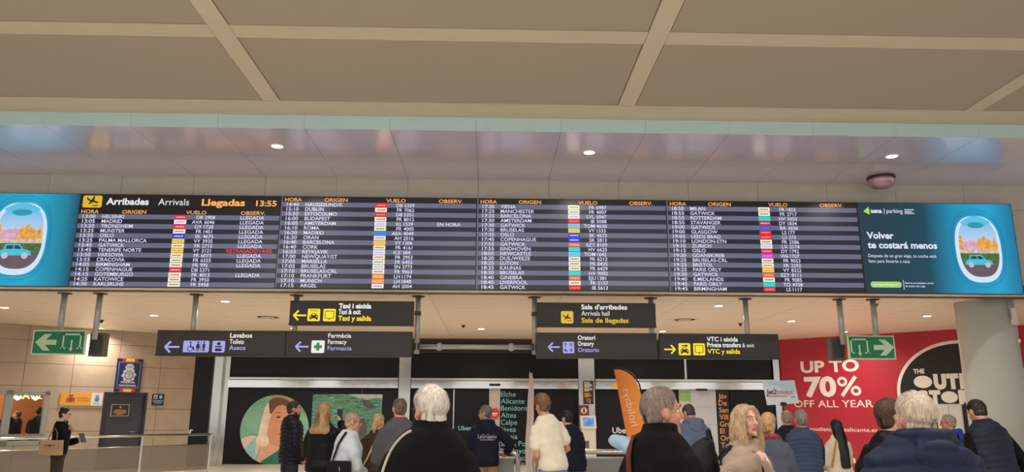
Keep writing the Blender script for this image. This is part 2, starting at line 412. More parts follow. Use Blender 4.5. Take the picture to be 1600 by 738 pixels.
B().text('Llegadas', -5.56, zt + 0.035, -0.003, 0.125, width=0.82, bold=0.03).obj('title_text', LEDO, p1); B().text('13:55', -4.53, zt + 0.035, -0.003, 0.105, width=0.39, bold=0.025).obj('clock_text', LEDO, p1)
# adverts
def sup(cx, cz, rx, rz, n=44, e=2.6, zc=None):
    out = []
    for k in range(n):
        a = 2 * PI * k / n; c, s = math.cos(a), math.sin(a)
        out.append((cx + rx * math.copysign(abs(c) ** (2 / e), c), cz + rz * math.copysign(abs(s) ** (2 / e), s)))
    return out
def clip(pts, z0=None, z1=None):
    def cut(ps, k, up):
        o = []
        for i in range(len(ps)):
            a, c = ps[i], ps[(i + 1) % len(ps)]; ia = (a[1] >= k) if up else (a[1] <= k); ic = (c[1] >= k) if up else (c[1] <= k)
            if ia: o.append(a)
            if ia != ic: t = (k - a[1]) / (c[1] - a[1]); o.append((a[0] + t * (c[0] - a[0]), k))
        return o
    if z0 is not None: pts = cut(pts, z0, True)
    if z1 is not None: pts = cut(pts, z1, False)
    return pts
E1 = dict(emit=1.0)
RIM = M('ad_rim', (205, 228, 245), **E1); RIM2 = M('ad_outline', (10, 105, 150), **E1); SHADE = M('ad_blind', (90, 190, 225), **E1); BLIND = M('ad_blind_gap', (40, 150, 170), **E1)
SKY = ramp_mat('ad_sky', [(0, (215, 215, 235)), (1, (120, 190, 235))], 1.0, axis=(0, 0, 1), x0=0.8, x1=1.4)
TREEP = M('ad_pink_tree', (215, 165, 190), var=0.3, vscale=14, **E1); TREEO = M('ad_orange_tree', (225, 160, 70), var=0.4, vscale=14, **E1); HEDGE = M('ad_hedge', (75, 105, 60), var=0.5, vscale=16, **E1)
ROAD = M('ad_road', (105, 85, 95), var=0.25, vscale=6, stretch=(0.6, 1, 8), **E1); CARB = M('ad_car_body', (70, 190, 215), **E1); CARD = M('ad_car_glass', (30, 70, 90), **E1); BAND = M('ad_cars_row', (205, 185, 170), var=0.4, vscale=14, **E1)
def plane_window(scr, cx, cz, rx, rz):
    y = -0.002
    o = B()
    for pr in ((rx * 1.16, rz * 1.16), (rx * 1.11, rz * 1.06)):
        a = sup(cx, cz + 0.02, pr[0], pr[1]); c = sup(cx, cz + 0.02, pr[0] - 0.008, pr[1] - 0.008)
        for k in range(len(a)): o.poly([a[k], a[(k + 1) % 44], c[(k + 1) % 44], c[k]], y)
    o.obj('window_outline', RIM2, scr)
    B().poly(sup(cx, cz, rx, rz), y - 0.001).obj('window_rim', RIM, scr)
    inn = sup(cx + 0.01, cz + 0.03, rx * 0.86, rz * 0.88)
    zc = cz - 0.02
    B().poly(clip(inn, z0=cz - 0.05), y - 0.002).obj('picture_sky', SKY, scr)
    B().poly(clip(inn, z1=cz - 0.42 * rz), y - 0.002).obj('picture_road', ROAD, scr)
    B().poly(clip(inn, z0=cz - 0.42 * rz, z1=cz - 0.12 * rz), y - 0.002).obj('picture_hedge', HEDGE, scr)
    B().poly(clip(inn, z0=cz - 0.13 * rz, z1=cz + 0.0 * rz), y - 0.003).obj('picture_parked_cars', BAND, scr)
    random.seed(4)
    def blob(x, z, w, h, nm, mt):
        b = B(); pts = []
        for k in range(22):
            a = PI * k / 21; q = 1 + 0.16 * random.uniform(-1, 1); pts.append((x + w * math.cos(a) * q, z + h * math.sin(a) * q))
        b.poly(pts, y - 0.0035); b.obj(nm, mt, scr)
    blob(cx - 0.34 * rx, cz - 0.01, 0.40 * rx, 0.30 * rz, 'picture_tree', TREEP); blob(cx + 0.30 * rx, cz - 0.01, 0.38 * rx, 0.36 * rz, 'picture_tree', TREEO)
    blob(cx - 0.74 * rx, cz - 0.0, 0.10 * rx, 0.42 * rz, 'picture_tree', TREEO); blob(cx + 0.74 * rx, cz - 0.0, 0.11 * rx, 0.32 * rz, 'picture_tree', TREEO)
    # blind at the top of the window
    up = clip(inn, z0=cz + 0.60 * rz); w_ = rx * 0.86
    b = B(); pts = [(cx - w_ * 0.80, cz + 0.80 * rz)] + [(cx - w_ * 0.80 + 1.6 * w_ * k / 12, cz + 0.80 * rz - 0.18 * rz * math.sin(PI * k / 12)) for k in range(1, 12)] + [(cx + w_ * 0.80, cz + 0.80 * rz)]
    top_ = [(cx + w_ * 0.80 - 1.6 * w_ * k / 12, cz + 0.80 * rz + 0.20 * rz * math.sin(PI * k / 12)) for k in range(1, 12)]
    b.poly(pts + top_, y - 0.004).obj('window_blind', SHADE, scr)
    B().disc(cx, cz + 0.72 * rz, w_ * 0.42, 0.09 * rz, y - 0.005).obj('blind_handle', BLIND, scr)
    # car
    k = rx * 0.60; zx = cz - 0.50 * rz; X = cx - 0.05 * rx
    B().poly([(X - k, zx + .06 * k), (X - k * .98, zx + .34 * k), (X - .72 * k, zx + .46 * k), (X - .62 * k, zx + .78 * k), (X + .22 * k, zx + .80 * k), (X + .50 * k, zx + .46 * k), (X + .92 * k, zx + .36 * k), (X + k, zx + .08 * k)], y - 0.005).obj('picture_car', CARB, scr)
    B().poly([(X - .60 * k, zx + .48 * k), (X - .54 * k, zx + .70 * k), (X - .14 * k, zx + .71 * k), (X - .14 * k, zx + .48 * k)], y - 0.006).poly([(X - .08 * k, zx + .48 * k), (X - .08 * k, zx + .71 * k), (X + .18 * k, zx + .71 * k), (X + .38 * k, zx + .48 * k)], y - 0.006).obj('picture_car_glass', CARD, scr)
    b = B()
    for wx in (-.60, .60): b.disc(X + wx * k, zx + .06 * k, .20 * k, .20 * k, y - 0.006, 20)
    b.obj('picture_wheels', M('ad_wheel', (190, 190, 205), **E1), scr)
a1 = B().box(-11.55, SX[0], 0, 0.012, 0, ZT).obj('advert_screen', ramp_mat('ad_cyan_left', [(0, (16, 140, 175)), (0.66, (20, 165, 200)), (0.9, (14, 125, 155)), (1, (8, 75, 95))], 1.0, x0=-10.2, x1=SX[0]), board)
plane_window(a1, -8.90, 0.90, 0.51, 0.70)
a2 = B().box(SX[4], 10.18, 0, 0.012, 0, ZT).obj('advert_screen', ramp_mat('ad_cyan_right', [(0, (10, 48, 62)), (0.42, (8, 66, 84)), (0.62, (14, 140, 180)), (0.85, (22, 160, 205)), (1, (12, 112, 150))], 1.0, x0=SX[4], x1=10.18), board)
plane_window(a2, 9.42, 0.87, 0.45, 0.66)
x = SX[4]
B().poly([(x + .10, 1.60), (x + .215, 1.70), (x + .225, 1.535)], -0.003).obj('logo_arrow', M('ad_lime', (170, 220, 70), **E1), a2)
B().text('aena', x + .25, 1.575, -0.003, 0.085, width=.22, bold=0.035).text('|', x + .51, 1.58, -0.003, 0.09).text('parking', x + .56, 1.575, -0.003, 0.085, width=.32).obj('advert_text', LEDW, a2)
b = B()
for zz, ww in ((1.645, .19), (1.605, .14), (1.572, .20)):
    for k in range(9):
        if k * 0.021 < ww - 0.01: b.rect(x + .92 + k * .021, x + .935 + k * .021, zz - .012, zz + .010, -0.003)
b.obj('advert_small_print', LEDW, a2)
B().text('Volver', x + .12, 1.06, -0.003, 0.125, width=.53, bold=0.03).text('te costará menos', x + .12, 0.87, -0.003, 0.125, width=1.36, bold=0.03).obj('advert_text', LEDW, a2)
B().text('Después de un gran viaje, tu coche está', x + .11, 0.69, -0.003, 0.062, width=1.33).text('listo para llevarte a casa', x + .11, 0.585, -0.003, 0.062, width=.80).obj('advert_text', LEDW, a2)
B().rrect(x + .10, x + .70, 0.10, 0.215, -0.003, 0.05).obj('advert_pill', M('ad_pill', (165, 205, 110), **E1), a2)
B().text('aenaparking.net', x + .40, 0.135, -0.0045, 0.05, 'c', width=.48).obj('advert_text', M('ad_pill_text', (225, 240, 200), **E1), a2)
B().rect(x + .735, x + .745, 0.06, 0.25, -0.003).text('Reserva con antelación a través', x + .77, 0.175, -0.003, 0.036, width=.55, bold=0.01).text('de nuestra web o app', x + .77, 0.115, -0.003, 0.036, width=.38, bold=0.01).obj('advert_small_print', LEDW, a2)

# ------------------------------------------------------------------ hanging signs
YS = 14.80
def sign(x0, x1, z0, z1, name, label, poles, ztop=ZL):
    t = empty(name, ((x0 + x1) / 2, YS, z0)); tag(t, label, 'sign', 'hanging direction signs')
    w_, h = x1 - x0, z1 - z0
    body = B().box(-w_ / 2, w_ / 2, 0, 0.13, 0, h, 0.006).obj('sign_body', SIGNG, t)
    B().box(-w_ / 2 - 0.006, w_ / 2 + 0.006, -0.008, 0.137, -0.018, 0.012).obj('bottom_rail', SIGNF, t)
    for px in poles:
        pp = B().tube([(px - (x0 + x1) / 2, 0.19, (2.72 - z0) if z0 > 3 else 0.02), (px - (x0 + x1) / 2, 0.19, ztop - z0)], 0.052, 14).obj('pole', POLE, t, smooth=True)
        B().lathe([(0.13, -0.014), (0.13, 0), ], 20, (px - (x0 + x1) / 2, 0.19, ztop - z0)).obj('flange', DARKMETAL, pp)
        B().box(px - (x0 + x1) / 2 - 0.06, px - (x0 + x1) / 2 + 0.06, 0.12, 0.25, h * 0.45, h * 0.62).obj('clamp', DARKMETAL, pp)
    return t, -w_ / 2, h
def arrow(b, cx, cz, s, y, d):
    q = lambda x: cx + d * x * s
    b.line(q(-.9), cz, q(1), cz, .26 * s, y); b.line(q(-.95), cz - .03 * s, q(-.2), cz + .75 * s, .28 * s, y); b.line(q(-.95), cz + .03 * s, q(-.2), cz - .75 * s, .28 * s, y); return b
def taxi_icon(t, x, z, s, mat, dark, top='TAXI'):
    B().rrect(x, x + s, z, z + s, -0.003, .1 * s).obj('icon_tile', mat, t)
    b = B()
    if top: b.text(top, x + s / 2, z + .78 * s, -0.0045, .13 * s, 'c', width=.6 * s, bold=.02)
    else: b.rect(x + .28 * s, x + .62 * s, z + .74 * s, z + .84 * s, -0.0045).disc(x + .66 * s, z + .79 * s, .10 * s, .10 * s, -0.0045, 14)
    b.poly([(x + .16 * s, z + .22 * s), (x + .84 * s, z + .22 * s), (x + .84 * s, z + .44 * s), (x + .72 * s, z + .50 * s), (x + .64 * s, z + .64 * s), (x + .36 * s, z + .64 * s), (x + .28 * s, z + .50 * s), (x + .16 * s, z + .44 * s)], -0.0045)
    b.rect(x + .18 * s, x + .32 * s, z + .12 * s, z + .22 * s, -0.0045).rect(x + .68 * s, x + .82 * s, z + .12 * s, z + .22 * s, -0.0045)
    b.obj('icon_taxi', dark, t)
    B().poly([(x + .36 * s, z + .49 * s), (x + .64 * s, z + .49 * s), (x + .59 * s, z + .59 * s), (x + .41 * s, z + .59 * s)], -0.006).disc(x + .26 * s, z + .36 * s, .05 * s, .05 * s, -0.006, 12).disc(x + .74 * s, z + .36 * s, .05 * s, .05 * s, -0.006, 12).obj('icon_cutout', mat, t)
def exit_icon(t, x, z, s, mat, dark):
    B().rrect(x, x + s, z, z + s, -0.003, .1 * s).obj('icon_tile', mat, t)
    b = B(); w_ = .05 * s
    b.rect(x + .14 * s, x + .14 * s + w_, z + .22 * s, z + .84 * s, -0.0045).rect(x + .86 * s - w_, x + .86 * s, z + .22 * s, z + .84 * s, -0.0045).rect(x + .14 * s, x + .86 * s, z + .84 * s - w_, z + .84 * s, -0.0045)
    b.rect(x + .14 * s, x + .40 * s, z + .22 * s, z + .22 * s + w_, -0.0045).rect(x + .60 * s, x + .86 * s, z + .22 * s, z + .22 * s + w_, -0.0045)
    b.poly([(x + .40 * s, z + .24 * s), (x + .50 * s, z + .08 * s), (x + .60 * s, z + .24 * s)], -0.0045); b.obj('icon_exit', dark, t)
def lines(t, x, zs, texts, mats, cap, widths, bolds):
    for z, s, m_, w_, bo in zip(zs, texts, mats, widths, bolds): B().text(s, x, z, -0.003, cap, width=w_, bold=bo).obj('lettering', m_, t)
zA0, zA1, zB0, zB1 = 3.26, 3.72, 2.66, 3.13
t, L, h = sign(-6.39, -3.95, zB0, zB1, 'direction_sign', 'dark hanging sign reading Lavabos, Toilets, Aseos with lilac pictograms', [-5.80])
arrow(B(), L + .30, .15, .14, -0.003, 1).obj('arrow', LILAC, t)
B().rrect(L + .51, L + 1.0, .05, .27, -0.003, .025).rrect(L + 1.06, L + 1.30, .05, .27, -0.003, .025).obj('icon_tile', LILAC, t)
b = B(); y = -0.0045                                                  # wheelchair, woman and man, baby
b.disc(L + .645, .235, .018, .018, y, 12).line(L + .645, .21, L + .655, .145, .022, y).line(L + .65, .15, L + .705, .145, .02, y).line(L + .70, .15, L + .725, .085, .02, y).ring(L + .645, .115, .055, .05, .014, y, 20)
for px, sk in ((L + .79, 1), (L + .90, 0)):
    b.disc(px, .235, .018, .018, y, 12); b.poly([(px - .025, .21), (px + .025, .21), (px + (.04 if sk else .025), .13), (px - (.04 if sk else .025), .13)], y); b.rect(px - .022, px - .004, .07, .13, y).rect(px + .004, px + .022, .07, .13, y)
b.rect(L + .842, L + .85, .07, .255, y); b.disc(L + 1.18, .215, .035, .032, y, 16).poly([(L + 1.10, .17), (L + 1.26, .17), (L + 1.235, .145), (L + 1.125, .145)], y).disc(L + 1.15, .10, .035, .03, y, 14).disc(L + 1.21, .10, .035, .03, y, 14)
b.obj('icon_figures', SIGNF, t)['kind'] = 'stuff'
lines(t, L + 1.38, (.335, .215, .10), ('Lavabos', 'Toilets', 'Aseos'), (SWHITE, SWHITE, LILAC), .085, (.42, .27, .31), (.025, .015, .015))
t, L, h = sign(-3.94, -1.53, zB0, zB1, 'direction_sign', 'dark hanging sign reading Farmàcia, Farmacy with a green cross', [])
arrow(B(), L + .31, .17, .125, -0.003, 1).obj('arrow', LILAC, t)
B().rrect(L + .49, L + .74, .05, .29, -0.003, .025).obj('icon_tile', SWHITE, t)
B().rect(L + .585, L + .645, .095, .245, -0.0045).rect(L + .54, L + .69, .14, .20, -0.0046).obj('green_cross', M('sign_green', (10, 150, 90), emit=.8), t)
lines(t, L + .80, (.345, .225, .105), ('Farmàcia', 'Farmacy', 'Farmacia'), (SWHITE, SWHITE, LILAC), .08, (.44, .36, .46), (.015, .015, .01))
t, L, h = sign(-3.91, -1.52, zA0, zA1, 'direction_sign', 'dark hanging sign reading Taxi i eixida with bright yellow taxi pictogram', [-3.84, -1.455])
arrow(B(), L + .20, .17, .125, -0.003, 1).obj('arrow', YEL, t); taxi_icon(t, L + .35, .06, .24, YEL, SIGNF); exit_icon(t, L + .65, .06, .24, YEL, SIGNF)
lines(t, L + .94, (.315, .20, .075), ('Taxi i eixida', 'Taxi & exit', 'Taxi y salida'), (SWHITE, SWHITE, YEL), .09, (.63, .43, .64), (.04, .025, .03))
t, L, h = sign(0.88, 3.21, zA0, zA1, 'direction_sign', "dark hanging sign reading Sala d'arribades, Arrivals hall with a yellow plane tile", [0.845, 3.16])
B().rrect(L + .47, L + .71, .05, .29, -0.003, .03).obj('icon_tile', YELD, t); plane_icon(B(), L + .59, .17, .2, -0.0045).obj('icon_plane', SIGNF, t)
lines(t, L + .87, (.33, .205, .07), ("Sala d'arribades", 'Arrivals hall', 'Sala de llegadas'), (SWHITE, SWHITE, YELD), .09, (.90, .55, .92), (.022, 0, .022))
t, L, h = sign(0.87, 3.215, zB0, zB1, 'direction_sign', 'dark hanging sign reading Oratori, Oratory, Oratorio with lilac religious symbols', [])
arrow(B(), L + .34, .19, .115, -0.003, 1).obj('arrow', LILAC, t); B().rrect(L + .51, L + .73, .075, .295, -0.003, .02).obj('icon_tile', LILAC, t)
b = B(); b.rect(L + .555, L + .568, .20, .28, y).rect(L + .53, L + .595, .245, .257, y).ring(L + .67, .24, .035, .035, .008, y, 16).disc(L + .67, .24, .014, .014, y, 10).poly([(L + .53, .15), (L + .55, .11), (L + .60, .105), (L + .61, .13), (L + .585, .12), (L + .565, .135), (L + .57, .16)], y)
for k in range(5): b.line(L + .67, .10, L + .635 + .0175 * k, .165, .006, y)
b.obj('icon_symbols', SIGNF, t)
lines(t, L + .80, (.335, .22, .10), ('Oratori', 'Oratory', 'Oratorio'), (SWHITE, SWHITE, LILAC), .082, (.34, .31, .41), (.02, .02, .012))
t, L, h = sign(3.27, 5.60, zB0, zB1, 'direction_sign', 'dark hanging sign reading VTC i eixida with a yellow arrow pointing right', [5.06])
arrow(B(), L + .19, .16, .11, -0.003, -1).obj('arrow', YEL, t); taxi_icon(t, L + .36, .05, .23, YEL, SIGNF, None); exit_icon(t, L + .645, .05, .23, YEL, SIGNF)
lines(t, L + .92, (.32, .21, .085), ('VTC i eixida', 'Private transfers', 'VTC y salida'), (SWHITE, SWHITE, YEL), .085, (.61, .66, .64), (.022, .025, .022))
B().text('& exit', L + 1.61, .21, -0.003, .078, width=.23).obj('lettering', SWHITE, t)
# steel tube between the signs
t = tag(empty('signal_tube', (-1.455, 15.0, 2.86)), 'horizontal steel tube joining the sign poles between Farmàcia and Oratori signs', 'tube')
B().tube([(0, 0, 0), (2.30, 0, 0)], 0.045, 16).obj('tube', POLE, t, smooth=True)
for xx in (.44, 1.84): B().lathe([(0.02, -.075), (.06, -.05), (.072, 0), (.06, .05), (.02, .075)], 16, (xx, 0, 0)).obj('ball_joint', POLE, t, smooth=True)
for xx in (0, 2.30): B().box(xx - .05, xx + .05, -.06, .06, -.07, .07, .01).obj('pole_clamp', DARKMETAL, t)
# green exit signs
def exit_sign(cx, d, label, boxside):
    t = tag(empty('exit_sign', (cx, YS, 2.65)), label, 'exit sign', 'green emergency exit signs')
    w_, h = (1.0, .465) if d > 0 else (.93, .465)
    B().box(-w_ / 2, w_ / 2, 0, .05, 0, h, .004).obj('sign_body', EXITW, t)
    B().rect(-w_ / 2 + .028, w_ / 2 - .028, .026, h - .026, -0.002).obj('green_field', GREENX, t)
    b = B(); m_ = lambda x: x * d
    ax = -.24
    P = [(ax - .20, .235), (ax - .035, .39), (ax + .10, .39), (ax - .01, .28), (ax + .20, .28), (ax + .20, .185), (ax - .01, .185), (ax + .10, .075), (ax - .035, .075)]
    b.poly([(m_(x), z) for x, z in P], -0.0035).obj('arrow', EXITW, t)
    b = B(); x0, x1 = .07, .42
    def rc(a, c, e, g): b.rect(min(m_(a), m_(c)), max(m_(a), m_(c)), e, g, -0.0035)
    rc(x0, x0 + .03, .11, .40); rc(x1 - .03, x1, .11, .40); rc(x0, x1, .37, .40); rc(x0 - .02, x0 + .07, .11, .14); rc(x1 - .07, x1 + .02, .11, .14); rc(.23, .26, .12, .28)
    b.poly([(m_(.205), .125), (m_(.245), .055), (m_(.285), .125)], -0.0035); b.obj('door_symbol', EXITW, t)
    for px in ((-8.32, -7.64) if d > 0 else (6.94, 7.62)):
        pp = B().tube([(px - cx, .15, .30), (px - cx, .15, ZL - 2.65)], .055, 14).obj('pole', POLE, t, smooth=True)
        B().lathe([(.13, -.014), (.13, 0)], 20, (px - cx, .15, ZL - 2.65)).obj('flange', DARKMETAL, pp)
    bx = w_ / 2 + .10 if boxside > 0 else -w_ / 2 - .10
    m2 = B().box(bx - .14, bx + .14, .22, .42, -.01, .44, .01).obj('equipment_box', M('dark_box', (86, 82, 78), .5), t)
    B().box(bx - .10, bx + .10, .205, .222, .05, .38, .005).obj('box_face', M('dark_face', (58, 56, 56), .4), m2)
exit_sign(-8.23, 1, 'green emergency exit sign with arrow pointing left over the stone wall', 1)
exit_sign(7.43, -1, 'green emergency exit sign with arrow pointing right before the red wall', -1)
# ceiling vents, sprinklers, dome
for cx, cy, d in ((-5.43, 18.6, 'left, above the Lavabos sign'), (4.72, 18.5, 'right, above the VTC sign')):
    t = tag(empty('ceiling_vent', (cx, cy, ZL)), 'round flat air diffuser in the low ceiling, ' + d, 'vent', 'ceiling vents')
    for k, r in enumerate((.34, .25, .16)):
        B().lathe([(r, 0), (r, -.012 - .008 * k), (r - .05, -.02 - .008 * k), (r - .06, -.004)], 28).obj('vent_ring', LOWC if k != 1 else DARKMETAL, t)
for cx, cy, d in ((-0.75, 20.2, 'in the middle between signs'), (6.35, 19.3, 'right of the VTC sign'), (-9.9, 19.6, 'behind the left exit sign'), (8.0, 15.6, 'between the right exit sign poles')):
    tag(B().lathe([(.06, 0), (.06, -.015), (.035, -.03), (.03, -.06), (.012, -.075)], 16).obj('sprinkler_head', DARKMETAL, None, (cx, cy, ZL)), 'tiny dark sprinkler head in the low ceiling, ' + d, 'sprinkler', 'sprinkler heads')
t = tag(empty('dome_camera', (7.52, 13.95, ZS)), 'pink tinted glassy dome camera under the soffit near the right advert', 'camera')
B().lathe([(.24, 0), (.26, -.03), (.24, -.045)], 32).obj('base_ring', M('dome_base', (60, 40, 40), .4), t, smooth=True)
B().lathe([(.235, -.04), (.25, -.09), (.235, -.15), (.19, -.20), (.11, -.235), (.02, -.245)], 32).obj('dome', M('dome_glass', (196, 164, 170), .08, .35, spec=.8), t, smooth=True)
# ------------------------------------------------------------------ door wall at the back
YW = 24.0
wbk = tag(B().box(-10.4, 9.4, YW + .12, YW + .4, 0, ZL).obj('wall_back', M('back_wall_grey', (60, 58, 58), .6)), 'dark wall with automatic glass doors at the back', kind='structure')
def lettering(parent, s, x, z, cap, width, mat, y=-0.004, bold=0.0, al='l'):
    return B().text(s, x, z, y, cap, al, width, bold).obj('lettering', mat, parent)
TEAL = M('teal_letters', (130, 200, 210), .5); ORANGEL = M('orange_letters', (240, 170, 100), .5); LETW = M('white_letters', (235, 235, 235), .5)
def door(n, x0, x1, z0, z1, label, mat=DARKDOOR, y=YW, th=.06):
    o = tag(B().box(0, x1 - x0, 0, th, 0, z1 - z0).obj('door_%d' % n, mat, None, (x0, y, z0)), label, kind='structure')
    return o
# tall Uber pillar panel at the left, with chrome edges
d = door(1, -9.98, -8.47, 0.0, 3.30, 'tall black panel with white lettering left of the doors', y=YW - .25, th=.3)
lettering(d, 'Uber', .60, .95, .165, .48, LETW, bold=.02)
B().box(-.09, 0, -.03, .3, 0, 3.3).obj('steel_edge', STEEL, d)
B().box(1.51, 1.78, .06, .3, 0, 3.3).obj('steel_edge', STEEL, d)
tag(B().box(-8.20, -8.02, YW - .05, YW + .1, 0, 3.35).obj('trim_1', STEEL), 'steel door post beside the tall black panel', kind='structure')
d = door(2, -8.05, -4.02, .06, 2.27, 'black door panel with a large round photo of a blonde woman')
# round advert picture (flat print)
cx, cz, cr = 1.50, 1.0, 1.03
AD = lambda n, c, v=.08: M(n, c, .5, var=v, vscale=5)
B().disc(cx, cz, cr, cr, -.003, 56).obj('advert_background', ramp_mat('ad_green_blur', [(.2, (70, 130, 105)), (.5, (125, 180, 155)), (.8, (165, 205, 190))], 0, 'noise', .9, stretch=(1, 1, 2.4)), d)
def in_circle(pts): return [(cx + (x_ * min(1, .999 / max(1e-6, math.hypot(x_, z_)))) * cr, cz + (z_ * min(1, .999 / max(1e-6, math.hypot(x_, z_)))) * cr) for x_, z_ in pts]
def soft(pts):
    n = len(pts); out = []
    for i in range(n):
        a, b_, c, e = [Vector(pts[(i + q) % n]) for q in (-1, 0, 1, 2)]
        for t_ in (0, .25, .5, .75): out.append(tuple(.5 * ((2 * b_) + (c - a) * t_ + (2 * a - 5 * b_ + 4 * c - e) * t_ ** 2 + (3 * b_ - a - 3 * c + e) * t_ ** 3)))
    return in_circle(out)
for nm, cl, yy, pts in (
        ('advert_shoulder', AD('ad_skin_light', (226, 200, 180)), -.0040, [(-.95, -.30), (-.72, -.18), (-.48, -.22), (-.40, -.5), (-.55, -.80), (-.85, -.52)]),
        ('advert_chest', AD('ad_skin_chest', (222, 172, 136)), -.0044, [(-.52, -.30), (-.38, -.55), (-.45, -.86), (-.25, -.94), (-.02, -.74), (.35, -.48), (.20, -.25), (-.15, -.22)]),
        ('advert_strap', AD('ad_pale_teal', (150, 196, 196), .15), -.0048, [(-.82, -.57), (-.56, -.24), (-.47, -.28), (-.52, -.60), (-.46, -.88), (-.66, -.76)]),
        ('advert_tan', AD('ad_tan', (186, 146, 108)), -.0040, [(-.22, .96), (.1, .99), (.45, .88), (.66, .74), (.48, .62), (.1, .80)]),
        ('advert_hair', AD('ad_blond', (234, 214, 190), .18), -.0052, [(-.14, .88), (-.32, .62), (-.40, .25), (-.46, -.12), (-.52, -.36), (-.34, -.48), (-.16, -.42), (-.14, -.15), (-.18, .15), (-.10, .48), (.04, .68), (.1, .80)]),
        ('advert_face', AD('ad_face', (216, 152, 110)), -.0058, [(.0, .70), (-.14, .38), (-.18, .10), (-.20, -.10), (-.12, -.34), (.06, -.46), (.30, -.40), (.46, -.12), (.52, .28), (.44, .60), (.22, .74)]),
        ('advert_fringe', AD('ad_roots', (104, 72, 54), .2), -.0064, [(-.20, .84), (.06, .93), (.40, .80), (.56, .50), (.44, .50), (.24, .70), (.02, .66), (-.14, .44), (-.20, .62)]),
        ('advert_eye', AD('ad_eye', (62, 42, 38)), -.0068, [(.02, .35), (.09, .39), (.17, .36), (.09, .33)]),
        ('advert_eye', MATS['ad_eye'], -.0068, [(.32, .36), (.38, .39), (.45, .36), (.38, .33)]),
        ('advert_brow', AD('ad_brow', (110, 72, 52)), -.0068, [(-.02, .45), (.08, .50), (.18, .47), (.08, .475)]),
        ('advert_brow', MATS['ad_brow'], -.0068, [(.30, .47), (.39, .50), (.47, .45), (.39, .475)]),
        ('advert_nose', AD('ad_nose', (196, 130, 92)), -.0066, [(.23, .34), (.30, .10), (.26, .06), (.19, .08), (.22, .14)]),
        ('advert_lips', AD('ad_lips', (180, 90, 76)), -.0068, [(.12, -.12), (.22, -.08), (.34, -.12), (.23, -.18)]),
        ('advert_top', AD('ad_teal_top', (30, 118, 96), .2), -.0056, [(-.34, -.94), (-.05, -.72), (.3, -.50), (.70, -.34), (.92, -.36), (.74, -.66), (.36, -.93), (0, -1.0)])):
    B().poly(soft(pts), yy).obj(nm, cl, d)
B().ring(cx - .33 * cr, cz - .66 * cr, .045, .045, .01, -.0062, 18).line(cx - .33 * cr, cz - .62 * cr, cx - .30 * cr, cz - .40 * cr, .008, -.0062).obj('advert_necklace', AD('ad_gold', (236, 200, 150)), d)
d = door(3, -5.50, -2.84, .06, 2.27, 'black door panel with a rectangular sea photo', y=YW - .012)
B().rect(.05, 2.17, .62, 2.06, -.003).obj('sea_picture', ramp_mat('sea', [(.32, (24, 70, 62)), (.44, (62, 124, 100)), (.52, (110, 156, 124)), (.58, (40, 140, 150)), (.66, (214, 226, 206))], 0, 'noise', 7.0, stretch=(.7, 1, 2.6)), d)
B().poly([(1.1, 2.06), (2.17, 2.06), (2.17, 1.93), (2.0, 1.95), (1.7, 1.90), (1.4, 1.97)], -.0045).obj('pale_horizon', AD('sea_sky', (190, 200, 205)), d)
B().poly([(1.55, 1.90), (1.75, 1.88), (1.98, 1.66), (1.80, 1.62), (1.6, 1.74)], -.0045).poly([(1.4, 1.3), (1.65, 1.35), (1.75, 1.05), (1.7, .7), (1.4, .64), (1.32, 1.0)], -.0045).obj('rocks', AD('sea_rock', (84, 84, 84), .3), d)
B().box(1.535, 1.545, -.006, 0, 0, 2.2).obj('door_seam', M('seam', (120, 122, 126), .4), d)
d = door(4, -2.44, -1.16, .06, 2.28, 'plain black door panel left of the navy jacket man')
d = door(5, -1.12, -.05, .06, 2.28, 'black door panel with teal letters half hidden by the navy jacket')
lettering(d, 'Uber One', .13, 1.0, .13, .80, TEAL, bold=.01)
d = door(6, .285, 1.28, .02, 2.29, 'black door panel listing teal town names from Elche to Campello')
for i, s in enumerate(('Elche', 'Alicante', 'Benidorm', 'Altea', 'Calpe', 'Jávea', 'Denia', 'Santa Pola', 'Villajoyosa', "Sant Joan d'Alacant", 'Campello')):
    if s.startswith('Sant J'): s = 'San Alacant'
    lettering(d, s, .025, 2.05 - .2105 * i, .152, None, TEAL)
d = door(7, 1.32, 2.64, .06, 2.29, 'plain black door panel behind the white T-shirt man')
d = door(8, 3.22, 5.80, .06, 2.30, 'wide black door panel with white lettering right of the notices')
lettering(d, 'Uber', .51, .93, .165, .53, LETW, bold=.02)
d = door(9, 5.83, 6.98, .06, 2.30, 'pale blue grey panel behind the blue hoodie', mat=M('pale_panel', (196, 204, 214), .35))
for z in (.62, 1.18, 1.72): B().box(0.35, 1.15, -.004, 0, z, z + .012).obj('panel_joint', M('pale_joint', (150, 160, 172), .5), d)
B().box(.34, .36, -.006, 0, 0, 2.24).obj('panel_joint', MATS['pale_joint'], d)
B().rect(.01, .33, 1.90, 2.2, -.004).obj('green_notice', M('notice_green', (140, 190, 110), .5), d)
d = door(10, 7.0, 7.39, .06, 2.30, 'narrow black panel with orange town names beside the pale panel', mat=BLACKP)
for i, s in enumerate(('Jáv', 'De', 'San', 'Vill', 'Gra', 'El', 'Or', 'Tor')): lettering(d, s, .06, 1.98 - .2105 * i, .152, None, ORANGEL, bold=.008)
d = door(11, 7.42, 8.88, .06, 2.27, 'plain black door panel behind the hand-held sign')
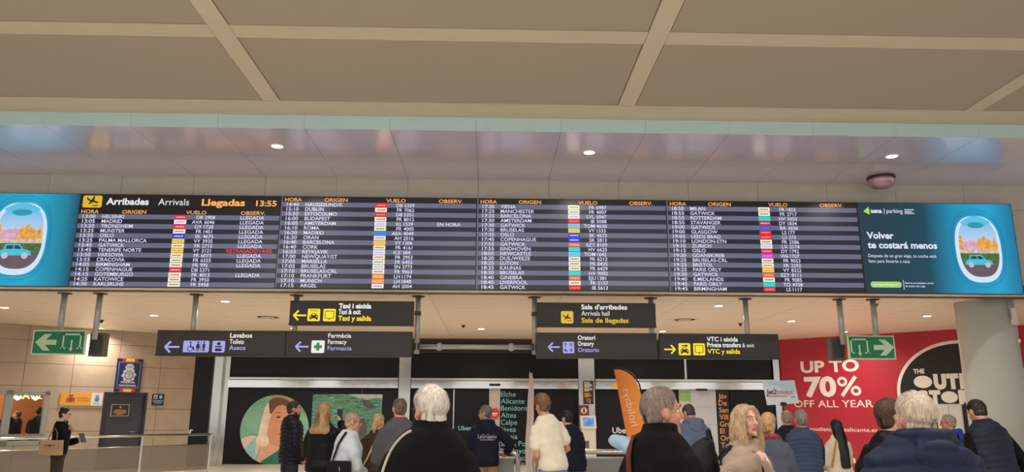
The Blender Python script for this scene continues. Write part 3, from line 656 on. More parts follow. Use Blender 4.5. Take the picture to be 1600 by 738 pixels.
# steel posts, lintel and transoms
k = 2
for x0, x1, z1, y0 in ((-2.83, -2.47, 3.35, -.14), (2.70, 3.20, 3.35, -.10), (8.80, 9.07, 3.35, -.12), (-.05, -.02, 2.30, -.02), (.25, .28, 2.30, -.02), (-1.16, -1.12, 2.28, -.03), (1.28, 1.32, 2.29, -.03), (-5.62, -5.60, .1, 0), (6.02, 6.09, 3.35, -.08 )):
    zz = 2.62 if x0 == 6.02 else 0
    tag(B().box(x0, x1, YW + y0, YW + .1, zz, z1, .004).obj('trim_%d' % k, STEEL), 'vertical stainless steel door post', kind='structure'); k += 1
for x0, x1 in ((-8.02, -2.85), (-2.45, 2.68), (3.22, 8.79)):
    tag(B().box(x0, x1, YW - .16, YW + .1, 2.31, 2.53).obj('trim_%d' % k, CHROME), 'polished steel lintel band over the doors', kind='structure'); k += 1
    tag(B().box(x0, x1, YW - .19, YW + .1, 2.545, 2.62, .01).obj('trim_%d' % k, STEEL), 'brushed steel ledge above the lintel', kind='structure'); k += 1
    tag(B().box(x0, x1, YW, YW + .1, 2.63, 3.36).obj('trim_%d' % k, DARKPANEL), 'black transom panel above the doors', kind='structure'); k += 1
    tag(B().box(x0, x1, YW - .02, YW + .1, 3.38, 3.66).obj('trim_%d' % k, M('dark_header', (40, 36, 34), .5)), 'dark header above the transom', kind='structure'); k += 1
tag(B().box(-8.0, 9.0, YW - .06, YW + .1, 0, .05).obj('baseboard_back', STEEL), 'steel threshold under the doors', kind='structure')
tag(B().box(-.02, .25, YW + .02, YW + .12, 0, 2.3).obj('trim_%d' % k, M('warm_gap', (196, 188, 178), .5, var=.2, vscale=4)), 'narrow warm gap between the door panels', kind='structure'); k += 1
for cx, z, lab in ((.115, 2.42, 'over the narrow gap'), (6.5, 2.30, 'over the pale panel')):
    tag(B().box(-.17, .17, 0, .06, -.035, .035, .01).obj('door_sensor', BLACKP, None, (cx, YW - .23, z)), 'small black door sensor on the lintel, ' + lab, 'sensor', 'door sensors')
t = tag(empty('warning_disc', (.115, YW - .03, 1.56)), 'round red warning disc in the gap beside the town list', 'sign')
B().tube([(0, .0, 0), (0, .012, 0)], .16, 28).obj('disc', M('red_disc', (205, 58, 44), .4), t); B().rect(-.09, .09, -.02, .02, -.003).rect(-.06, .06, -.07, -.05, -.003).obj('disc_print', WHITEP, t)
t = tag(empty('yellow_lintel_notice', (3.95, YW - .17, 2.36)), 'two yellow sticker notices on the lintel left of the orange flag', 'notice')
for xx in (-.13, .13): B().rrect(xx - .11, xx + .11, 0, .13, -.003, .01).obj('sticker', M('sticker_yellow', (236, 190, 40), .5), t)
BROWN = M('notice_brown', (66, 44, 40), .5)
t = tag(empty('wall_notice', (3.0, YW - .12, 1.85)), 'tall brown notice with white and yellow lines on the steel post', 'notice')
B().box(-.16, .16, -.012, 0, 0, .71).obj('plate', BROWN, t)
b = B()
for i, (ww, zz) in enumerate(((.16, .66), (.2, .62), (.24, .585), (.25, .55), (.18, .515), (.25, .47), (.24, .435), (.14, .40))): b.rect(-.13, -.13 + ww, zz - .010, zz + .012, -.015)
b.obj('print_lines', WHITEP, t); b = B()
for ww, zz in ((.17, .33), (.18, .295), (.24, .26), (.15, .225)): b.rect(-.13, -.13 + ww, zz - .010, zz + .012, -.015)
b.obj('print_lines', M('print_yellow', (226, 180, 50), .5), t)
B().ring(0, .12, .06, .05, .012, -.015, 18).line(.02, .08, .05, .03, .02, -.015).obj('print_icon', WHITEP, t)
t = tag(empty('wall_notice', (2.83, YW - .30, 1.16)), 'brown prohibition notice with a round white icon beside the kiosk', 'notice')
B().box(-.15, .15, -.012, 0, 0, .66).obj('plate', M('notice_rust', (104, 52, 38), .5), t)
B().disc(0, .50, .105, .105, -.014, 28).obj('icon_disc', WHITEP, t); B().ring(0, .50, .10, .10, .018, -.016, 28).obj('icon_ring', M('icon_red', (190, 60, 50), .5), t); B().rect(-.025, .025, .44, .56, -.017).obj('icon_bar', BLACKP, t)
b = B()
for ww, zz in ((.10, .33), (.16, .28), (.20, .24), (.14, .20), (.18, .15), (.12, .10)): b.rect(-.12, -.12 + ww, zz - .010, zz + .012, -.015)
b.obj('print_lines', WHITEP, t)
# ticket kiosk
t = tag(empty('ticket_kiosk', (2.80, 22.5, 0)), 'white self-service kiosk with a blue screen by the steel post', 'kiosk')
B().prism([(-.2, 0), (.2, 0), (.2, 1.18), (-.2, 1.18)], -.16, .18).obj('cabinet', M('kiosk_white', (206, 200, 190), .45), t)
bm_ = B(); bm_.bm.faces.ensure_lookup_table()
vs = [(-.22, -.18, 1.16), (.22, -.18, 1.16), (.22, .2, 1.16), (-.22, .2, 1.16), (-.22, -.02, 1.52), (.22, -.02, 1.52), (.22, .2, 1.52), (-.22, .2, 1.52)]
v_ = [bm_.bm.verts.new(p) for p in vs]
for f in ((0, 1, 5, 4), (1, 2, 6, 5), (2, 3, 7, 6), (3, 0, 4, 7), (4, 5, 6, 7), (3, 2, 1, 0)): bm_.bm.faces.new([v_[i] for i in f])
hd = bm_.obj('head', MATS['kiosk_white'], t)
bs = B(); q = lambda u, vv: (-.16 + .32 * u, -.184 + .16 * (.15 + .7 * vv), 1.16 + .36 * (.15 + .7 * vv))
bs.bm.faces.new([bs.bm.verts.new(q(a, c)) for a, c in ((0, 0), (1, 0), (1, 1), (0, 1))]); bs.obj('screen', ramp_mat('kiosk_screen', [(.35, (40, 80, 150)), (.6, (120, 165, 220))], 1.0, 'noise', 6), hd)
B().rect(-.12, .0, .62, .82, -.163).obj('slot_plate', M('kiosk_slot', (90, 86, 80), .5), t)

# ------------------------------------------------------------------ left stone wall
LA, AL = (-13.0, 20.4), R(40)
wl = tag(empty('wall_left', (LA[0], LA[1], 0), AL), kind='structure'); wl['label'] = 'beige stone tiled wall on the left'
for bx in ((-6, .1, 0, ZL), (1.44, 2.77, 0, ZL), (3.93, 5.3, 0, ZL), (.1, 1.44, 2.1, ZL), (.1, 1.44, 0, .71), (2.77, 3.93, 2.12, ZL)):
    B().box(bx[0], bx[1], .03, .25, bx[2], bx[3]).obj('backing', GROUT, wl)
OPEN = [(-1.6, 1.44, .71, 2.11), (2.77, 3.93, 0, 2.115)]
def subtract(rc, op):
    x0, x1, z0, z1 = rc; a0, a1, b0, b1 = op
    if a0 >= x1 or a1 <= x0 or b0 >= z1 or b1 <= z0: return [rc]
    o = []
    if a0 > x0: o.append((x0, a0, z0, z1))
    if a1 < x1: o.append((a1, x1, z0, z1))
    m0, m1 = max(x0, a0), min(x1, a1)
    if b0 > z0: o.append((m0, m1, z0, b0))
    if b1 < z1: o.append((m0, m1, b1, z1))
    return o
zs = [0, .45, 1.05, 1.65, 2.25, 2.84, 3.45, ZL]; xs = [-5.0 + 1.15 * i + .0 for i in range(0, 10)]
xs = [.76 + 1.15 * i for i in range(-5, 4)] + [5.2]
for a, c in zip(xs, xs[1:]):
    for z0, z1 in zip(zs, zs[1:]):
        rs = [(a + .005, c - .005, z0 + .005, z1 - .005)]
        for op in OPEN: rs = [q_ for r_ in rs for q_ in subtract(r_, op)]
        if rs:
            b = B()
            for r_ in rs: b.box(r_[0], r_[1], 0, .035, r_[2], r_[3])
            b.obj('stone_tile', STONE, wl)
# window with the lit office behind it
wn = tag(empty('window_1', (LA[0], LA[1], 0), AL), kind='structure'); wn['label'] = 'grey framed office window in the stone wall'
for bx in ((-1.6, 1.44, 2.0, 2.11), (-1.6, 1.44, .71, .83), (1.32, 1.44, .71, 2.11), (.42, .60, .71, 2.11), (-.75, -.6, .71, 2.11), (-1.6, -1.5, .71, 2.11)):
    B().box(bx[0], bx[1], -.05, .12, bx[2], bx[3], .006).obj('window_frame', FRAMEG, wn)
B().box(-1.6, 1.40, -.10, .02, .93, 1.0).obj('window_sill', M('sill', (150, 146, 140), .3, .6), wn)
GL = glass_mat('office_glass', (60, 60, 60), .86, .05)
for a, c in ((.60, 1.32), (-.60, .42), (-1.5, -.75)): B().box(a, c, .03, .036, .83, 2.0).obj('pane', GL, wn)
rm = tag(empty('wall_office', (LA[0], LA[1], 0), AL), kind='structure'); rm['label'] = 'orange wall of the room behind the office window'
OFF = M('office_orange', (176, 112, 52), .6, var=.1)
B().box(-5, 1.8, 2.6, 2.7, 0, 3).obj('office_wall', OFF, rm); B().box(1.75, 1.8, .26, 2.6, 0, 3).obj('office_wall', OFF, rm); B().box(-5, 1.8, .26, 2.6, 2.65, 2.7).obj('office_ceiling', LOWC, rm); B().box(-5.05, -5, .26, 2.6, 0, 3).obj('office_wall', OFF, rm)
b = B().text('ART', 1.24, 1.94, 2.59, .12, 'r', bold=.03).text('A', 1.33, 1.94, 2.59, .18, 'c', bold=.03).text('VAL', 1.42, 1.94, 2.59, .12, 'l', bold=.03)
b.obj('glowing_letters', M('glow_letters', (255, 226, 160), emit=2.2), rm)
for px in (.93, 1.36):
    t_ = B().lathe([(.10, 0), (.10, -.03), (.03, -.09), (.02, -.1)], 16, (px, 1.4, 1.98)).obj('office_lamp', M('office_lamp', (255, 244, 225), emit=5.0), rm)
    B().tube([(px, 1.4, 1.98), (px, 1.4, 2.65)], .008, 6).obj('lamp_cord', DARKMETAL, rm)
ld = bpy.data.lights.new('office_light', 'AREA'); ld.size = 1.2; ld.energy = 70; ld.color = (1, .8, .55)
lo = bpy.data.objects.new('office_light', ld); col.objects.link(lo); lo.parent = rm; lo.location = (0, 1.7, 2.6)
# door and notices on the stone wall
dr = tag(empty('door_12', (LA[0], LA[1], 0), AL), kind='structure'); dr['label'] = 'slate grey office door in the stone wall'
B().box(2.83, 3.87, .08, .13, 0, 2.06).obj('door_leaf', DOORG, dr)
for bx in ((2.77, 2.83, 0, 2.115), (3.87, 3.93, 0, 2.115), (2.77, 3.93, 2.06, 2.115)): B().box(bx[0], bx[1], -.01, .15, bx[2], bx[3]).obj('door_frame', M('door_frame_dark', (46, 46, 52), .4), dr)
B().tube([(3.70, .05, 1.02), (3.56, .05, 1.02)], .012, 8).obj('door_handle', STEEL, dr)
def wallthing(name, s, z, label, cat, rot=AL, org=LA):
    o = empty(name, (org[0] + s * math.cos(rot) + .012 * math.sin(rot), org[1] + s * math.sin(rot) - .012 * math.cos(rot), z), rot); return tag(o, label, cat)
t = wallthing('police_sign', 3.35, 2.13, 'navy police crest sign with red and yellow bars above the office door', 'sign')
B().box(-.345, .345, -.02, 0.01, 0, .94).obj('plate', M('police_navy', (30, 38, 88), .35), t)
for z0, z1 in ((0, .085), (.855, .94)):
    B().rect(-.21, .21, z0, z1, -.022).obj('red_bar', M('flag_red', (196, 52, 44), .5), t); B().rect(-.11, .11, z0, z1, -.023).obj('yellow_bar', M('flag_yellow', (238, 196, 60), .5), t)
b = B(); 
for x0, x1, z0, z1 in ((-.29, .29, .105, .112), (-.29, .29, .83, .837), (-.29, -.283, .105, .837), (.283, .29, .105, .837)): b.rect(x0, x1, z0, z1, -.022)
pts = []
for k_ in range(32): rr = (.195 if k_ % 4 in (0, 1) else .165); a = 2 * PI * k_ / 32; pts.append((rr * math.cos(a), .47 + 1.05 * rr * math.sin(a)))
b.poly(pts, -.022); b.rrect(-.12, .12, .66, .74, -.0225, .03).disc(0, .76, .09, .035, -.0225, 18).rect(-.1, .1, .62, .66, -.0225)
b.obj('silver_crest', M('crest_silver', (196, 198, 204), .4), t)
b = B().ring(0, .47, .115, .115, .018, -.024, 28)
for k_ in range(8): a = PI / 8 + 2 * PI * k_ / 8; b.line(.13 * math.cos(a), .47 + .13 * math.sin(a), .16 * math.cos(a), .47 + .16 * math.sin(a), .016, -.024)
b.rect(-.07, .07, .50, .512, -.024).rect(-.006, .006, .41, .53, -.024).rect(-.09, .09, .685, .695, -.024).rect(-.09, .09, .715, .722, -.024)
b.obj('crest_lines', MATS['police_navy'], t)
B().text('POLICÍA', 0, .245, -.022, .048, 'c', width=.38, bold=.03).text('NACIONAL', 0, .155, -.022, .048, 'c', width=.46, bold=.03).obj('lettering', WHITEP, t)
t = wallthing('ministry_sign', 2.21, 1.74, 'long orange and white official plate with a coat of arms left of the door', 'sign')
B().box(-.52, .24, -.02, .01, 0, .335).obj('orange_plate', M('plate_orange', (232, 164, 58), .4), t); B().box(.24, .53, -.02, .01, 0, .335).obj('white_plate', M('plate_white', (222, 224, 230), .4), t)
b = B().disc(-.27, .16, .07, .08, -.022, 20).rect(-.37, -.345, .07, .22, -.022).rect(-.195, -.17, .07, .22, -.022).rrect(-.33, -.21, .25, .29, -.022, .015); b.obj('coat_of_arms', M('arms_red', (150, 70, 60), .5), t)
B().text('MINISTERIO', -.11, .185, -.022, .035, width=.26).text('DEL INTERIOR', -.11, .12, -.022, .035, width=.30).obj('lettering', M('plate_text', (120, 84, 40), .5), t)
b = B().disc(.385, .17, .06, .07, -.022, 16).rrect(.33, .44, .245, .28, -.022, .015).rect(.30, .47, .05, .065, -.022); b.obj('blue_crest', M('crest_blue', (110, 130, 180), .5), t)
t = wallthing('door_notice', 3.23, 1.45, 'framed dark notice with orange lines on the slate door', 'notice'); t.location.x += .02; 
B().box(-.24, .24, .07, .085, 0, .335).obj('frame', M('notice_frame', (160, 160, 160), .4), t); B().rect(-.22, .22, .02, .315, .068).obj('sheet', M('notice_sheet', (44, 38, 34), .5), t)
b = B()
for ww, zz in ((.28, .17), (.34, .13), (.30, .09), (.18, .055)): b.rect(-ww / 2, ww / 2, zz - .010, zz + .012, .066)
b.obj('print_lines', M('notice_orange', (190, 130, 60), .5), t); B().disc(0, .25, .025, .03, .066, 14).obj('print_crest', M('crest_silver2', (170, 170, 170), .5), t)
t = wallthing('wall_notice', 4.22, 1.76, 'small dark square notice with white pictograms right of the door', 'notice')
B().box(-.165, .165, -.015, .01, 0, .325).obj('plate', M('notice_navy', (36, 38, 50), .4), t)
B().rrect(-.13, -.02, .18, .30, -.017, .01).disc(.07, .24, .04, .055, -.017, 16).rect(-.14, .14, .12, .14, -.017).rect(-.13, .12, .085, .097, -.017).rect(-.09, .10, .055, .067, -.017).obj('print_icons', M('notice_pale', (176, 190, 214), .5), t)
B().poly([(-.10, .20), (-.05, .20), (-.075, .28)], -.019).obj('print_triangle', MATS['notice_navy'], t)

# ------------------------------------------------------------------ right red wall
RA, AR = (9.0, 23.8), R(-44)
wr = tag(B().box(0, 9.5, .02, .3, 0, ZL).obj('wall_right', RED, None, (RA[0], RA[1], 0), AR), 'red advertising wall reading UP TO 70% OFF ALL YEAR', kind='structure')
def rtext(s, x, z, cap, width, mat=WHITEP, bold=0.0, al='l', y=.016): return B().text(s, x, z, y, cap, al, width, bold).obj('lettering', mat, wr)
rtext('UP TO', .63, 2.82, .32, 1.72, bold=.035)
rtext('70', .70, 2.12, .53, .95, bold=.045)
B().ring(1.83, 2.52, .145, .14, .075, .016, 28).ring(2.20, 2.25, .145, .14, .075, .016, 28).line(1.80, 2.11, 2.22, 2.66, .10, .0155).obj('percent_sign', WHITEP, wr)
rtext('OFF ALL YEAR', .34, 1.785, .20, 2.30, bold=.005)
rtext('theoutletstoresalicante.es', 2.69, 1.10, .105, 2.15, al='r', bold=.01)
B().poly([(1.72, .41), (1.84, .46), (1.95, .41), (1.86, .42)], .016).rect(1.60, 1.90, .22, .36, .016).rect(1.94, 2.0, .22, .36, .016).obj('store_print', WHITEP, wr)
rc_, rz_, rr_ = 4.93, 2.16, 1.62
B().ring(rc_, rz_, rr_, rr_ * .86, .085, .015, 64).obj('logo_ring', WHITEP, wr)
B().disc(rc_, rz_, rr_ - .085, rr_ * .86 - .085, .016, 64).obj('logo_disc', BLACKP, wr)
rtext('THE', 3.79, 2.70, .115, .28, bold=.04, y=.013)
B().disc(4.0, 2.465, .23, .168, .013, 32).text('U', 4.27, 2.30, .013, .33, width=.31, bold=.09).text('T', 4.59, 2.30, .013, .33, width=.29, bold=.09).text('L', 4.90, 2.30, .013, .33, width=.20, bold=.09).text('E', 5.13, 2.30, .013, .33, width=.22, bold=.09).text('T', 5.36, 2.30, .013, .33, width=.29, bold=.09).obj('logo_letters', WHITEP, wr)
B().text('S', 3.82, 1.90, .013, .30, width=.28, bold=.09).text('T', 4.12, 1.90, .013, .30, width=.28, bold=.09).disc(4.61, 2.05, .20, .155, .013, 32).text('R', 4.83, 1.90, .013, .30, width=.30, bold=.09).text('E', 5.15, 1.90, .013, .30, width=.22, bold=.09).obj('logo_letters', WHITEP, wr)
# pale cabinet doors before the red wall
t = tag(empty('wall_cabinet', (RA[0] + 4.58 * math.cos(AR), RA[1] + 4.58 * math.sin(AR), 0), AR), 'pale grey double door cabinet against the red wall', 'cabinet')
B().box(-.31, .31, -.06, .015, .9, 1.87, .006).obj('body', M('cabinet_grey', (196, 194, 190), .4), t)
for a, c in ((-.29, -.008), (.008, .29)): B().box(a, c, -.075, -.06, .93, 1.85, .003).obj('cabinet_door', M('cabinet_door', (206, 204, 202), .35), t)
# round column
t = tag(empty('round_column', (10.02, 15.19, 0)), 'thick round grey painted column at the right', 'column')
B().lathe([(.525, 0), (.525, ZL)], 64).obj('shaft', CREAM, t, smooth=False)
for f in bpy.data.objects[t.children[0].name].data.polygons: f.use_smooth = abs(f.normal.z) < .5
B().lathe([(.56, 0), (.56, .12), (.53, .13)], 48).obj('base_ring', STEEL, t)
dv = tag(empty('wall_device', (10.25, 14.69, 3.33), R(25)), 'small white device box with conduit high on the round column', 'device')
B().box(-.07, .07, -.05, .02, 0, .33, .01).obj('case', WHITEP, dv); B().tube([(-.11, -.02, .1), (-.11, -.02, .52)], .012, 8).obj('conduit', M('conduit', (150, 146, 140), .4), dv)
tag(B().lathe([(.04, 0), (.04, .02), (.02, .035)], 16).obj('wall_button', WHITEP, None, (10.32, 14.72, 3.02)), 'tiny round white sensor on the round column', 'sensor')
bpy.data.objects['wall_button'].rotation_euler = (R(90), 0, R(28))

# ------------------------------------------------------------------ railings
PANELG = glass_mat('rail_panel', (120, 112, 102), .38, .35)
def railing(p0, p1, label, n):
    d_ = Vector((p1[0] - p0[0], p1[1] - p0[1], 0)); Lr = d_.length; t = tag(empty('glass_railing', (p0[0], p0[1], 0), math.atan2(d_.y, d_.x)), label, 'railing')
    B().tube([(0, 0, 1.0), (Lr, 0, 1.0)], .032, 14).obj('handrail', STEEL, t, smooth=True)
    B().tube([(0, 0, .74), (Lr, 0, .74)], .014, 10).obj('mid_rail', STEEL, t, smooth=True)
    for i in range(n + 1): B().box(Lr * i / n - .022, Lr * i / n + .022, -.02, .02, 0, .99).obj('post', STEEL, t)
    for i in range(n): B().box(Lr * i / n + .03, Lr * (i + 1) / n - .03, -.006, .006, .10, .73).obj('rail_panel', PANELG, t)
railing((-12.4, 16.0), (-7.50, 21.3), 'steel railing with grey translucent panels before the stone wall', 4)
def barrier(x0, x1, y, label, left=True, right=True):
    t = tag(empty('queue_barrier', (x0, y, 0)), label, 'barrier', 'steel queue barriers'); Lr = x1 - x0; r = .14; p = []
    p += [(0, 0, 0), (0, 0, 1.03 - r)] + [(r - r * math.cos(R(a)), 0, 1.03 - r + r * math.sin(R(a))) for a in (22, 45, 68, 90)] if left else [(0, 0, 1.03)]
    p += [(Lr - r + r * math.sin(R(a)), 0, 1.03 - r + r * math.cos(R(a))) for a in (0, 22, 45, 68)] + [(Lr, 0, 1.03 - r), (Lr, 0, 0)] if right else [(Lr, 0, 1.03)]
    B().tube(p, .04, 14).obj('hoop', STEEL, t, smooth=True)
    B().box(.06, Lr - .06, -.012, .012, .12, .93).obj('panel', M('barrier_panel', (142, 142, 140), .4, .3, var=.12, vscale=3), t)
    B().box(.04, Lr - .04, -.02, .02, .93, .955).obj('panel_cap', STEEL, t)
barrier(-1.6, .43, 12.3, 'steel hoop barrier with grey panel in front of the town list')
barrier(.69, 3.3, 12.3, 'steel hoop barrier with grey panel below the brown notices and kiosk')

# ------------------------------------------------------------------ feather flags and hand-held card
t = tag(empty('feather_flag', (3.36, 17.0, 0)), 'orange feather flag with mirrored lettering beside the wide black door', 'flag', 'feather flags')
out = [(-.65, 2.54), (-.52, 2.545), (-.38, 2.50), (-.24, 2.40), (-.13, 2.22), (-.06, 2.0), (-.035, 1.7), (-.03, 1.4), (-.03, .9), (-.03, .55), (-.28, .50), (-.34, .8), (-.42, 1.2), (-.48, 1.55), (-.55, 1.96), (-.60, 2.3)]
fl = B().prism(out, -.004, .004).obj('flag_cloth', ramp_mat('flag_orange', [(0, (226, 112, 58)), (1, (240, 164, 72))], 0, axis=(1, 0, .15), x0=-.5, x1=.35, rough=.7), t)
B().tube([(0, 0, .05), (-.01, 0, 1.4), (-.03, 0, 1.95), (-.10, 0, 2.24), (-.22, 0, 2.43), (-.38, 0, 2.53), (-.54, 0, 2.575), (-.66, 0, 2.56)], .017, 8).obj('flag_pole', BLACKP, t)
B().text('holidays', -.30, 1.32, -.007, .16, width=.82, bold=.0, mirror=True, rot=R(-78)).obj('flag_lettering', M('flag_print', (244, 206, 180), .6), fl)
for a in (45, 135): B().box(-.35, .35, -.03, .03, .0, .03).obj('base_foot', BLACKP, t, (0, 0, .001), R(a))
t = tag(empty('feather_flag', (.80, 16.0, 0), R(0)), 'narrow white feather flag seen edge-on before the town list', 'flag', 'feather flags')
b = B(); N = 16; grid = []
for i in range(N + 1):
    z = .35 + 2.06 * i / N; f_ = 1 - i / N; wdt = .02 + .62 * math.sin(PI * min(1, f_ * .8 + .02)) ** .6 * (1 if i < N else .05)
    grid.append([b.bm.verts.new((-.015 - .05 * math.sin(2.6 * f_) + .045 * math.sin(7 * q_ + 4 * f_) * (.3 + f_) + .03 * q_, -wdt * q_, z)) for q_ in (0, .25, .5, .75, 1)])
for a, c in zip(grid, grid[1:]):
    for k_ in range(4): b.bm.faces.new((a[k_], a[k_ + 1], c[k_ + 1], c[k_]))
me = b.mesh('flag_cloth', True); fl = link('flag_cloth', me, M('flag_white', (214, 196, 190), .8, var=.06), t); md = fl.modifiers.new('thick', 'SOLIDIFY'); md.thickness = .05
B().tube([(0, 0.01, .05), (0, .01, 1.5), (0, -.005, 2.2), (0, -.02, 2.45)], [.016, .014, .010, .004], 8).obj('flag_pole', M('flag_pole_grey', (190, 184, 180), .5), t)
for a in (45, 135): B().box(-.35, .35, -.03, .03, .0, .03).obj('base_foot', BLACKP, t, (0, 0, .001), R(a))
# ------------------------------------------------------------------ people
def V(*a): return Vector(a)
def sstep(x, a, b):
    t = min(1, max(0, (x - a) / (b - a))); return t * t * (3 - 2 * t)
def loft(bm, rings):
    vr = [[bm.verts.new(p) for p in r] for r in rings]; n = len(rings[0])
    for a, b in zip(vr, vr[1:]):
        for k in range(n): bm.faces.new((a[k], a[(k + 1) % n], b[(k + 1) % n], b[k]))
    for r, rev in ((vr[0], True), (vr[-1], False)):
        c = bm.verts.new(sum((v.co for v in r), Vector()) / n)
        for k in range(n):
            f = (r[k], r[(k + 1) % n], c); bm.faces.new(f[::-1] if rev else f)
def ering(c, ax, ay, rx, ry, n=18, e=2.0):
    out = []
    for k in range(n):
        a = 2 * PI * k / n; co, si = math.cos(a), math.sin(a)
        out.append(c + ax * (rx * math.copysign(abs(co) ** (2 / e), co)) + ay * (ry * math.copysign(abs(si) ** (2 / e), si)))
    return out
def limb(bm, pts, rad, flat=1.0, side=None, n=12):
    """tapered tube with rounded ends; flat < 1 thins it across `side`"""
    pts = [Vector(p) for p in pts]; N = len(pts); rings = []
    u = side.copy() if side is not None else None
    for i, p in enumerate(pts):
        t = Vector()
        if i < N - 1: t += (pts[i + 1] - p).normalized()
        if i > 0: t += (p - pts[i - 1]).normalized()
        t.normalize()
        if u is None: u = t.orthogonal()
        u = (u - t * u.dot(t)).normalized(); v = t.cross(u); r = rad[i]
        if i == 0:
            for q, s_ in ((-.85, .45), (-.5, .82)): rings.append(ering(p + t * (q * r * min(1, flat * 1.3)), u, v, r * s_, r * s_ * flat, n))
        rings.append(ering(p, u, v, r, r * flat, n))
        if i == N - 1:
            for q, s_ in ((.5, .82), (.85, .45)): rings.append(ering(p + t * (q * r * min(1, flat * 1.3)), u, v, r * s_, r * s_ * flat, n))
    loft(bm, rings)
def ell(bm, c, r, X=None, sub=3):
    g = bmesh.ops.create_icosphere(bm, subdivisions=sub, radius=1.0)
    for v in g['verts']:
        p = Vector((v.co.x * r[0], v.co.y * r[1], v.co.z * r[2]))
        v.co = (X @ p if X else p) + Vector(c)
def remesh(bm, vox, it=4, fac=0.5, name='m'):
    bmesh.ops.recalc_face_normals(bm, faces=bm.faces)
    me = bpy.data.meshes.new('tmp'); bm.to_mesh(me); bm.free()
    o = bpy.data.objects.new('tmp', me); col.objects.link(o)
    md = o.modifiers.new('r', 'REMESH'); md.mode = 'VOXEL'; md.voxel_size = vox; md.use_smooth_shade = True
    if it: ms = o.modifiers.new('s', 'SMOOTH'); ms.iterations = it; ms.factor = fac
    out = bpy.data.meshes.new_from_object(o.evaluated_get(bpy.context.evaluated_depsgraph_get()))
    bpy.data.objects.remove(o); bpy.data.meshes.remove(me); out.name = name
    out.polygons.foreach_set('use_smooth', [True] * len(out.polygons)); return out
def displace(me, fn):
    ns = [v.normal.copy() for v in me.vertices]
    for v, n_ in zip(me.vertices, ns): v.co += n_ * fn(v.co)
    me.update()
TORSO_M = [(.85, .10, .085, 0), (.89, .155, .108, 0), (.95, .172, .120, -.008), (1.05, .158, .110, 0), (1.15, .156, .110, .004), (1.27, .172, .120, .006), (1.36, .178, .120, .002), (1.41, .160, .108, -.008), (1.445, .132, .092, -.014), (1.475, .104, .078, -.018), (1.505, .078, .066, -.014), (1.54, .060, .060, -.006), (1.60, .056, .058, .002)]
TORSO_F = [(.85, .10, .085, 0), (.89, .160, .112, 0), (.95, .178, .124, -.01), (1.05, .148, .104, 0), (1.13, .132, .096, .004), (1.27, .148, .118, .012), (1.35, .154, .110, .006), (1.40, .140, .098, -.008), (1.435, .116, .084, -.014), (1.47, .088, .068, -.018), (1.505, .062, .056, -.012), (1.54, .050, .052, -.006), (1.60, .047, .050, .002)]
ARMS = {'down': ((.27, .06, .86), (.3, -1, 0)), 'front': ((.05, .25, 1.04), (1, -.6, -.4)), 'phone': ((.07, .30, 1.24), (.6, -.3, -1)), 'hip': ((.17, .13, 1.02), (1, -.35, .1)), 'pocket': ((.22, .09, .92), (.7, -1, 0)),
        'strap': ((.13, .16, 1.34), (.7, .1, -1)), 'raise': ((.16, .28, 1.50), (.6, .1, -1)), 'lean': ((.40, .20, 1.02), (.6, -.6, .3)), 'low': ((.12, .30, 1.06), (.8, -.5, -.6)), 'hold': ((.10, .22, 1.30), (.8, 0, -1))}
HAIRLINE = [(0, 40), (30, 38), (52, 24), (68, -4), (82, -14), (96, 2), (108, -12), (125, -40), (180, -46)]
def hl(az):
    for (a, e), (b, g) in zip(HAIRLINE, HAIRLINE[1:]):
        if a <= az <= b: return e + (g - e) * (az - a) / (b - a)
    return -46
SKIN = {'fair': (214, 168, 144), 'ruddy': (196, 140, 116), 'tan': (180, 128, 100), 'pale': (222, 184, 164)}
COUNT = [0]
def hairmat(c):
    k = 'hair_%d_%d_%d' % c
    return M(k, c, .42, var=.38, vscale=90, stretch=(1, 1, .25), bump=.4, bscale=160)
def strands_mesh(paths, wid):
    bm = bmesh.new()
    for pts, nrm in paths:
        L_ = []; N = len(pts)
        for i, p in enumerate(pts):
            t = (pts[min(i + 1, N - 1)] - pts[max(i - 1, 0)]).normalized(); s_ = t.cross(nrm).normalized() * (wid * (1 - (i / (N - 1)) ** 2 * .85))
            L_.append((bm.verts.new(p - s_), bm.verts.new(p + s_)))
        for a, b in zip(L_, L_[1:]): bm.faces.new((a[0], a[1], b[1], b[0]))
    me = bpy.data.meshes.new('hair_strands'); bm.to_mesh(me); bm.free(); me.polygons.foreach_set('use_smooth', [True] * len(me.polygons)); return me
